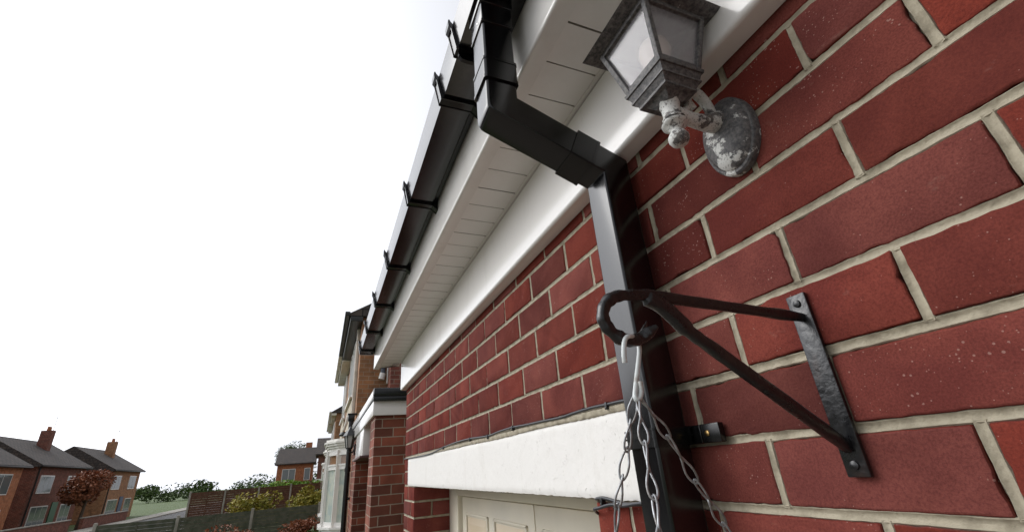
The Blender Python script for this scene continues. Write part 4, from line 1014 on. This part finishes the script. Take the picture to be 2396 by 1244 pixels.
shrub('yellow leaved shrub between the grey green fence and the brown fence', (-.95, 23, -.9), (.85, .8, .75), 2600, .07, LY, 1)
shrub('second yellow green shrub further from the bays behind the grey green fence', (-3.0, 23.6, -1.0), (1.2, .9, .8), 2600, .07, LY, 11)
shrub('rust brown hydrangea bush in front of the grey green fence', (-.95, 16.9, -1.25), (.75, .6, .5), 2600, .05, LB, 2)
shrub('low rust brown bush along the fence, away from the bays', (-2.9, 17.2, -1.5), (1.0, .7, .5), 2400, .05, LB, 12)
shrub('small dark green plant under the nearest bay beside the rust brown bush', (-.45, 15.4, -1.5), (.35, .5, .4), 900, .05, LD, 3)
shrub('clipped bright green hedge top behind the brown fence', (-2.2, 33, -.25), (2.2, .7, .45), 3600, .08, LG, 4, 'hedge', 'garden_hedge')
shrub('narrow green climber at the concrete post of the brown fence', (-.55, 28.5, -.85), (.3, .3, .5), 600, .06, LD, 6)
def tree(label, x, y, h, r, m_, seed, n=5200):
    rnd = random.Random(seed); t_ = thing('garden_tree', label, 'tree', (x, y, GZ)); tr = MB()
    top = (x+rnd.uniform(-.3, .3), y, GZ+h*.8); tr.tube(smoothpath([(x, y, GZ), (x+.08, y, GZ+h*.3), top], 5), .16, 8, scale=[1-.07*i for i in range(11)])
    for k in range(9):
        a = rnd.uniform(0, 6.28); z_ = GZ+h*rnd.uniform(.3, .6); tr.tube([(x+.05, y, z_), (x+math.cos(a)*r*.4, y+math.sin(a)*r*.4, z_+h*.15), (x+math.cos(a)*r*.8, y+math.sin(a)*r*.8, z_+h*.25)], .06, 6, scale=[1, .7, .3])
    tr.build('trunk', BARK, t_); mb = MB(); leaves(mb, (x, y, GZ+h*.66), (r, r, h*.36), n, .13, seed=seed); mb.build('crown', m_, t_, smooth=0)
tree('dark leaved tree on the far pavement side, left of the facing houses', -18.6, 20, 5.0, 1.9, LD, 21)
tree('yellow green tree in front of the facing houses, middle of the street', -18.8, 34, 5.4, 2.2, LG, 22)
tree('small rusty autumn tree nearest the end of the street', -18.0, 50, 5.0, 2.0, LB, 23)
tree('hazy dark tree rising behind the orange house roof', -4.5, 84, 8.6, 3.2, LD, 24)
fence('long low brown fence along the far pavement', -30, -19.4, 12.5, -.7, FENCEB)
for i, (y0, y1) in enumerate(((14, 24.5), (25.5, 36), (37, 47.5), (48.5, 59))):
    lab = ('red brick front wall before the nearest facing house', 'front garden wall before the second facing house', 'front garden wall before the orange facing house', 'front garden wall before the fourth facing house')[i]
    w__ = thing('garden_wall', lab, 'wall', (-17.3, (y0+y1)/2, GZ), 'front garden walls across the road'); MB().box(-17.4, -17.18, y0, y1-1.2, GZ, GZ+.8).build('brickwork', RED3, w__, smooth=0); MB().bbox(-17.45, -17.13, y0-.03, y1-1.17, GZ+.8, GZ+.87, .01).build('coping', CONC, w__)

# a far belt of trees closing the view, too many to count
wd_ = MB(); rnd = random.Random(77)
for x in range(-170, 60, 5):
    leaves(wd_, (x+rnd.uniform(-2, 2), 150+rnd.uniform(-12, 12), GZ+rnd.uniform(1.2, 2.6)), (4.5, 3.5, rnd.uniform(1.6, 3.4)), 620, .40, seed=x)
tag(wd_.build('distant_trees', LD, None, smooth=0), 'low dark belt of distant trees beyond the houses', 'trees', kind='stuff')
# small street detail: aerials and chimney pots on the facing houses
for (x, y, mt, lab, ev, rd) in OPP:
    h = [o for o in bpy.data.objects if o.get('label') == lab][0]; xc, yc = x+3.5+1.2, y+4.25+1
    m_ = MB()
    for dy in (-.15, .15): m_.lathe((xc, yc+dy, rd+.7), [(.11, 0), (.09, .3), (.11, .33)], 10)
    m_.build('chimney_pot', ORB, h)
    m_ = MB(); m_.tube([(xc+.3, yc, rd+.3), (xc+.3, yc, rd+1.9)], .02, 5); m_.tube([(xc-.3, yc, rd+1.8), (xc+.9, yc, rd+1.8)], .015, 5)
    for k in range(6): m_.tube([(xc-.2+k*.2, yc-.3+k*.02, rd+1.8), (xc-.2+k*.2, yc+.3-k*.02, rd+1.8)], .01, 4)
    m_.build('aerial', CLIPM, h)
    m_ = MB(); m_.bbox(x+7.28, x+7.42, y-.3, y+8.8, ev-.12, ev-.01, .03); m_.tube([(x+7.07, y+.3, GZ), (x+7.07, y+.3, ev-.1)], .05, 8); m_.build('gutter', CLIPM, h)
